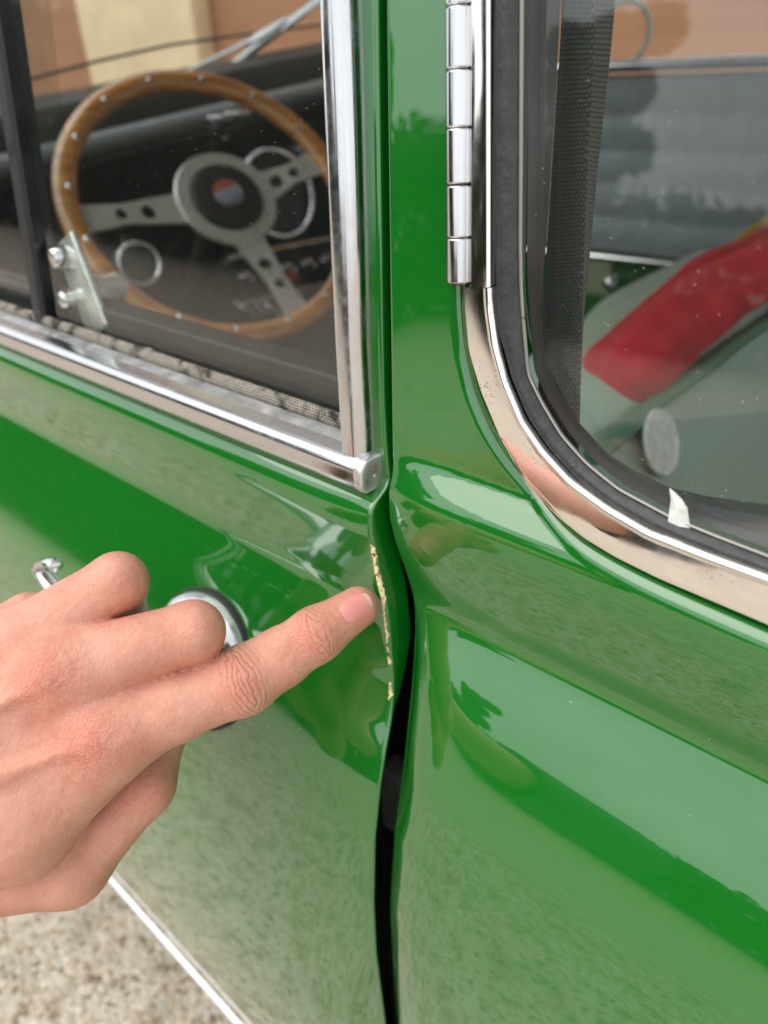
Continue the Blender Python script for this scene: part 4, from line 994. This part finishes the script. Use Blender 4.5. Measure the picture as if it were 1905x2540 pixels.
# ------------------------------------------------------------------ loose things
# red knitted garment lying along the seat top
ra = np.array([sp1[0]-.035, sp1[1]+.02, sp1[2]+.03]); G = []; us = []; vs = []
pth = resample([P(1494, 985, .47), P(1565, 905, .49), P(1670, 805, .52), P(1790, 712, .56), P(1905, 650, .60), P(2100, 560, .68)], 70, 8)
for i, p in enumerate(pth):
    s = i/69; t = unit(np.gradient(pth, axis=0)[i]); a_, b__ = frame_of(t)
    rad = .0275*math.sqrt(max(0.02, 1-(1-min(1, (s+.001)/.085))**2))*(1+.20*s)
    row = []
    for q in np.linspace(0, 2*math.pi, 48, endpoint=False):
        f = 1-float(smoothstep(.06, .30, s))*sum(dp*math.exp(-((((q-c0+.3*math.sin(s*7+c0))+math.pi) % (2*math.pi)-math.pi)/.16)**2) for c0, dp in ((.2, .2), (.9, .3), (3.4, .25), (4.3, .3), (5.3, .25)))-.22*math.exp(-((((q-1.15+.25*math.sin(s*9))+math.pi) % (2*math.pi)-math.pi)/.22)**2) - .12*math.exp(-((((q-2.3+.3*math.sin(s*6+1))+math.pi) % (2*math.pi)-math.pi)/.3)**2) + float(smoothstep(.03, .2, s))*(.05*math.sin(3*q+s*14)+.03*math.sin(5*q-s*31))
        row.append(p+a_*rad*1.05*f*math.cos(q)+b__*rad*.9*f*math.sin(q)); us.append(q*.036*1.0); vs.append(s*.5)
    G.append(row)
red = MB().grid(G, closed_v=True, cap=True).build('knitted_garment', knit_mat(), None, angle=0); uv_strip(red, [v*2 for v in us], vs)
tag(red, 'rolled red knitted garment lying along the pale green seat', 'garment')
yl = MB(); tube(yl, resample([P(1800, 628, .61), P(1850, 588, .62), P(1905, 548, .64), P(2080, 430, .72)], 20, 3), .005, 12)
yl.build('collar', simple('mustard_knit', (.50, .36, .02), .9, bump=.4, bscale=300), red)

# round sticker on the back of the front seat
nl = unit([1, 0, .45]); p0_ = np.array([sp1[0]+.0135, sp1[1], sp1[2]-.02]); d_ = ray(1636, 1098)
sc_ = CAM + d_*(((p0_-CAM) @ nl)/(d_ @ nl)); mb = MB()
lathe(mb, sc_+nl*.001, nl, [(-.0004, .0215), (.0002, .0215), (.0016, .0208), (.0017, .0190), (.0009, .0185), (.0010, .0001)], 40)
tag(mb.build('round_sticker', simple('worn_white_sticker', (.80, .84, .84), .35, noise=.2, nscale=150, coat=.3)), 'worn round white sticker on the pale green seat back', 'sticker')
# torn scrap of paper caught in the lower edge of the pane
PP = [(1660, 1212), (1672, 1222), (1690, 1240), (1704, 1262), (1708, 1290), (1712, 1312), (1684, 1306), (1656, 1296), (1660, 1268), (1664, 1240)]
V = [onU(*q, -.0050+.0004*math.sin(i*1.7)) for i, q in enumerate(PP)]; c = sum(V)/len(V)+np.array([0, -.0003, 0]); n_ = len(V)
V2 = [v+np.array([0, .0004, 0]) for v in V]
mk('paper_scrap', V+V2+[c, c+np.array([0, .0004, 0])], [(i, (i+1) % n_, 2*n_) for i in range(n_)]+[(n_+i, n_+(i+1) % n_, 2*n_+1) for i in range(n_)]+[(i, (i+1) % n_, n_+(i+1) % n_, n_+i) for i in range(n_)], simple('torn_paper', (.7, .72, .70), .8, noise=.1, nscale=400), None, smooth=False)
tag(bpy.data.objects['paper_scrap'], 'torn scrap of white paper at the bottom of the rear side window', 'paper')

# ------------------------------------------------------------------ hand
def pc(px, py, d): return np.array([(px-952.5)/F*d, (1270-py)/F*d, d])
def to_world(c): c = np.asarray(c); return CAM + c[..., 0:1]*RT + c[..., 1:2]*UP + c[..., 2:3]*FW
mm = .001
tipd = float((onx(945, 1490, 0)-CAM) @ FW)
J = {
 'i_mcp': (252, 1815, .233), 'i_mid': (430, 1755, .238), 'i_pip': (606, 1686, .243), 'i_m2': (695, 1632, .246), 'i_dip': (784, 1574, .2485), 'i_tip': (887, 1507, tipd-.0088),
 'm_mcp': (150, 1668, .231), 'm_pip': (478, 1568, .238), 'm_dip': (440, 1660, .262), 'm_tip': (330, 1700, .266),
 'r_mcp': (20, 1612, .235), 'r_pip': (292, 1444, .241), 'r_dip': (305, 1520, .266), 'r_tip': (200, 1580, .272),
 'p_mcp': (-130, 1640, .245), 'p_pip': (70, 1530, .258), 'p_dip': (130, 1600, .276), 'p_tip': (40, 1650, .28),
 't_cmc': (-300, 2200, .232), 't_mcp': (178, 2150, .2485), 't_ip': (358, 1950, .256), 't_tip': (410, 1800, .268),
 'w_i': (-470, 2080, .222), 'w_m': (-480, 2010, .220), 'w_r': (-490, 1940, .222), 'w_p': (-500, 1880, .228),
}
J = {k: pc(*v) for k, v in J.items()}
HB0 = np.array([pc(-560, 2420, .24)[0]-.004, pc(0, 2420, .24)[1]-.008, .190]); HB1 = np.array([pc(985, 1340, .25)[0]+.004, pc(0, 1320, .25)[1]+.004, .300])
hstep = .00080
gx, gy, gz = [np.arange(a, b_, hstep, dtype=np.float32) for a, b_ in zip(HB0, HB1)]
PX, PY, PZ = np.meshgrid(gx, gy, gz, indexing='ij')
def cap(a, b_, ra, rb):
    a = a.astype(np.float32); d = (b_-a).astype(np.float32); L2 = float(d @ d)
    t = ((PX-a[0])*d[0]+(PY-a[1])*d[1]+(PZ-a[2])*d[2])/L2; np.clip(t, 0, 1, out=t)
    q = (PX-a[0]-t*d[0])**2; q += (PY-a[1]-t*d[1])**2; q += (PZ-a[2]-t*d[2])**2
    np.sqrt(q, out=q); q -= np.float32(ra*mm)+t*np.float32((rb-ra)*mm); return q
def smin(a, b_, k):
    k = np.float32(k*mm); h = np.clip(.5+.5*(b_-a)/k, 0, 1); return b_+(a-b_)*h-k*h*(1-h)
def chain(names, radii, k=3.0):
    o = None
    for n0, n1, r0, r1 in zip(names[:-1], names[1:], radii[:-1], radii[1:]):
        c = cap(J[n0], J[n1], r0, r1); o = c if o is None else smin(o, c, k)
    return o
palm = None
for a, w, ra, rw in [('i_mcp', 'w_i', 12.5, 15), ('m_mcp', 'w_m', 13, 15), ('r_mcp', 'w_r', 12, 14), ('p_mcp', 'w_p', 11, 13)]:
    c = cap(J[a]+np.array([0, 0, .002]), J[w], ra, rw); palm = c if palm is None else smin(palm, c, 9)
for q in [((330, 1815, .240), (40, 2030, .234), 10.5, 17), ((40, 2030, .236), (-400, 2150, .232), 17, 19), ((100, 1760, .250), (-350, 2040, .246), 14, 18), ((-60, 1700, .252), (-400, 1960, .25), 14, 16)]:
    palm = smin(palm, cap(pc(*q[0]), pc(*q[1]), q[2], q[3]), 9)
fi = chain(['i_mcp', 'i_mid', 'i_pip', 'i_m2', 'i_dip', 'i_tip'], [12.5, 10.9, 10.9, 9.4, 8.9, 7.3], 4)
fm = chain(['m_mcp', 'm_pip', 'm_dip', 'm_tip'], [12.5, 9.9, 8.8, 7.5], 3)
fr_ = chain(['r_mcp', 'r_pip', 'r_dip', 'r_tip'], [11.5, 9.4, 8.2, 7.0], 3)
fp = chain(['p_mcp', 'p_pip', 'p_dip', 'p_tip'], [10, 8.0, 7.2, 6.2], 3)
th_ = chain(['t_cmc', 't_mcp', 't_ip', 't_tip'], [15, 11.6, 9.6, 8.6], 5)
S = smin(palm, fi, 7)
S = np.minimum(S, smin(palm, fm, 7)); S = smin(S, np.minimum(smin(palm, fr_, 6), fr_), .8); S = np.minimum(S, smin(palm, fp, 5))
S = smin(S, smin(palm, th_, 2.0), 1.2)
# bony bumps: knuckles and joints
def bump(p, r, amt): 
    global S
    q = (PX-p[0])**2+(PY-p[1])**2+(PZ-p[2])**2; S = S-np.float32(amt*mm)*np.exp(-q/np.float32((r*mm)**2))
bump(J['i_mcp']+np.array([0, .002, -.012]), 10, 1.3); bump(J['m_mcp']+np.array([0, 0, -.012]), 10, 1.5); bump(J['i_pip']+np.array([0, .002, -.010]), 7, .7)
bump(J['m_pip']+np.array([.004, .003, -.008]), 6, .5); bump(J['r_pip']+np.array([.002, .004, -.008]), 6, .6); bump(J['t_mcp']+np.array([0, -.003, -.010]), 9, 1.0); bump(J['t_ip']+np.array([.004, 0, -.006]), 6, .5)
def ridge(pts, r, k):
    global S
    q = [pc(*w) for w in pts]
    for a, b_ in zip(q[:-1], q[1:]): S = smin(S, cap(a, b_, r, r), k)
def dorsal(n0, n1, lift0, lift1, r, k, f=1.0):
    global S
    a = J[n0]+np.array([0, 0, -lift0*mm]); b_ = J[n0]+(J[n1]-J[n0])*f+np.array([0, 0, -lift1*mm]); S = smin(S, cap(a, b_, r, r*.9), k)
dorsal('i_mcp', 'w_i', 11.2, 12.8, 2.0, 5, .9); dorsal('m_mcp', 'w_m', 11.8, 13.4, 2.0, 5, .9); dorsal('r_mcp', 'w_r', 10.6, 12.6, 1.8, 5, .9)
# hollows between the metacarpals and beside the tendon
bump(pc(60, 1800, .215), 15, -1.6); bump(pc(-60, 1700, .215), 13, -1.2); bump(pc(140, 1920, .216), 14, -1.4)
bump(pc(735, 1600, .236), 5, -.35); bump(pc(520, 1715, .226), 8, -.5)

def surface_nets(v):
    s = v < 0; nx, ny, nz = v.shape
    acc = np.zeros((nx-1, ny-1, nz-1, 3), np.float32); cnt = np.zeros((nx-1, ny-1, nz-1), np.float32)
    cs = [(i, j, k) for i in (0, 1) for j in (0, 1) for k in (0, 1)]
    sl = lambda c: (slice(c[0], nx-1+c[0]), slice(c[1], ny-1+c[1]), slice(c[2], nz-1+c[2]))
    for c in cs:
        for ax_ in range(3):
            if c[ax_] == 0:
                d = list(c); d[ax_] = 1; a = v[sl(c)]; b_ = v[sl(tuple(d))]; m_ = (a < 0) != (b_ < 0)
                t = np.where(m_, a/(a-b_+1e-20), 0)
                for k in range(3):
                    acc[..., k] += np.where(m_, c[k] + (t if k == ax_ else 0), 0)
                cnt += m_
    act = cnt > 0; idx = -np.ones(act.shape, np.int64); idx[act] = np.arange(act.sum())
    pos = acc[act]/cnt[act][:, None] + np.argwhere(act)
    quads = []
    for ax_ in range(3):
        a = [slice(1, -1)]*3; b_ = [slice(1, -1)]*3
        a[ax_] = slice(0, v.shape[ax_]-1); b_[ax_] = slice(1, v.shape[ax_])
        sa, sb = s[tuple(a)], s[tuple(b_)]; e = np.argwhere(sa != sb); flip = sa[tuple(e.T)]
        base = e.copy()
        for k in range(3):
            if k != ax_: base[:, k] += 1
        u, w = (ax_+1) % 3, (ax_+2) % 3
        def cell(du, dw):
            q = base.copy(); q[:, u] -= du; q[:, w] -= dw; return idx[tuple(q.T)]
        q = np.stack([cell(0, 0), cell(1, 0), cell(1, 1), cell(0, 1)], 1); q[~flip] = q[~flip][:, ::-1]; quads.append(q)
    return pos, np.concatenate(quads)
pos, quads = surface_nets(S)
cpos = HB0 + pos*hstep
del PX, PY, PZ, S
W3 = to_world(cpos)
me = bpy.data.meshes.new('hand'); me.from_pydata(W3.tolist(), [], quads.tolist()); me.update()
bm = bmesh.new(); bm.from_mesh(me)
for _ in range(3): bmesh.ops.smooth_vert(bm, verts=bm.verts, factor=.5, use_axis_x=True, use_axis_y=True, use_axis_z=True)
bmesh.ops.recalc_face_normals(bm, faces=bm.faces); bm.to_mesh(me); bm.free()
me.polygons.foreach_set('use_smooth', [True]*len(me.polygons)); me.materials.append(SKIN)
hand = bpy.data.objects.new('hand', me); col.objects.link(hand)
tag(hand, 'left hand with index finger pointing at the chipped door edge', 'hand')
# colouring and wrinkle coordinates
red_ = np.zeros(len(cpos))
def blot(p, r, a):
    global red_; red_ = np.maximum(red_, a*np.exp(-((cpos-p)**2).sum(1)/(r*mm)**2))
blot(J['i_mcp']+np.array([0, -.001, -.012]), 12, .8); blot(J['m_mcp']+np.array([0, 0, -.012]), 12, .75); blot(J['i_dip']+np.array([-.003, .001, -.008]), 9, .65); blot(J['i_pip']+np.array([0, 0, -.010]), 9, .5)
blot(J['i_tip']+np.array([0, 0, -.004]), 10, .5); blot(J['m_pip'], 13, .35); blot(J['r_pip'], 14, .35); blot(J['t_ip']+np.array([0, 0, -.006]), 16, .45); blot(pc(300, 1560, .235), 12, .3)
me.attributes.new('redness', 'FLOAT', 'POINT').data.foreach_set('value', red_.astype(np.float32))
wrk = np.zeros((len(cpos), 3)); best = np.full(len(cpos), 1e-6)
def joint_wrinkle(j, prev, nxt, rad, amt):
    global wrk, best
    t = unit(J[nxt]-J[prev]); lat = unit(np.cross(t, [0, 0, 1.])); d = (cpos-J[j]); s_ = d @ t; l_ = d @ lat
    dors = smoothstep(-.2, .5, -(d[:, 2])/(np.linalg.norm(d - s_[:, None]*t, axis=1)+1e-9))
    a = amt*np.exp(-(s_/(rad*mm))**2*1.2)*dors*(np.linalg.norm(d, axis=1) < .0165)
    m_ = a > best; wrk[m_] = np.stack([s_*1000, l_*1000, a], 1)[m_]; best[m_] = a[m_]
joint_wrinkle('i_pip', 'i_mid', 'i_m2', 6.5, 1.0); joint_wrinkle('i_dip', 'i_m2', 'i_tip', 4.0, .75)
me.attributes.new('wrinkle', 'FLOAT_VECTOR', 'POINT').data.foreach_set('vector', wrk.astype(np.float32).ravel())
# nail of the index finger
ti, di_ = J['i_tip'], J['i_dip']; ax_f = unit(ti-di_); dors = unit(np.array([.10, .22, -1.]) - ax_f*(np.array([.10, .22, -1.]) @ ax_f)); latf = np.cross(ax_f, dors)
G = []; al = []
for u in np.linspace(0, 1, 26):
    s = -.0100+.0142*u; row = []
    hw = .0066*(1-.35*max(0, (u-.72)/.28)**2.2)*(1-.25*max(0, (.22-u)/.22)**2)
    c = ti+ax_f*s; r0 = float(np.interp(s*1000, [-9, -7.5, -5, -2, 0, 2, 4], [7.75, 8.05, 8.05, 7.8, 7.5, 7.1, 6.5]))*mm
    for v in np.linspace(-1, 1, 17):
        cut = hw*v; lat = cut; a = lat/(6.6*mm)
        end = 0.0
        drop = -.0007*abs(v)**5 - .0006*max(0, (.12-u)/.12)**2
        sx = ax_f*(-(abs(v)**2.2)*.0022*(1 if u > .75 else 0)*((u-.75)/.25 if u > .75 else 0) + (abs(v)**2.2)*.0022*(max(0, (.3-u)/.3)))
        row.append(c+sx+latf*(6.6*mm*math.sin(a))+dors*(r0-6.6*mm*(1-math.cos(a))+drop)); al.append(u)
    G.append(row)
Gw = to_world(np.array(G)); inner = to_world(np.array(G)-dors*.0008)
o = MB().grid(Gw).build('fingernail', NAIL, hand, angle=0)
o.data.attributes.new('along', 'FLOAT', 'POINT').data.foreach_set('value', np.array(al, np.float32))
rim_shade_ = [max(float(smoothstep(.80, 1.0, abs(v)))*(.9 if u < .85 else .5), float(smoothstep(.10, 0.0, u))) if u > 0 else 1.0 for u in np.linspace(0, 1, 26) for v in np.linspace(-1, 1, 17)]
o.data.attributes.new('rim_shade', 'FLOAT', 'POINT').data.foreach_set('value', np.array(rim_shade_, np.float32))
sd2 = o.modifiers.new('thickness', 'SOLIDIFY'); sd2.thickness = .0005; sd2.offset = -1 if True else 1
# forearm and sleeve leading back to the person, out of the picture
mb = MB(); fa = [to_world((J['w_i']+J['w_p'])/2+np.array([0, 0, .004])+np.array([-.004-.12*s, -.012-.17*s, -.012-.24*s])) for s in np.linspace(-.06, 1, 14)]
tube(mb, fa, np.linspace(.027, .040, 14), 24, flat=.8); mb.build('forearm', SKIN, hand)
mb = MB(); tube(mb, fa[6:], np.linspace(.043, .052, 8), 24, flat=.85); mb.build('sleeve', simple('dark_sleeve', (.05, .06, .08), .9), hand)
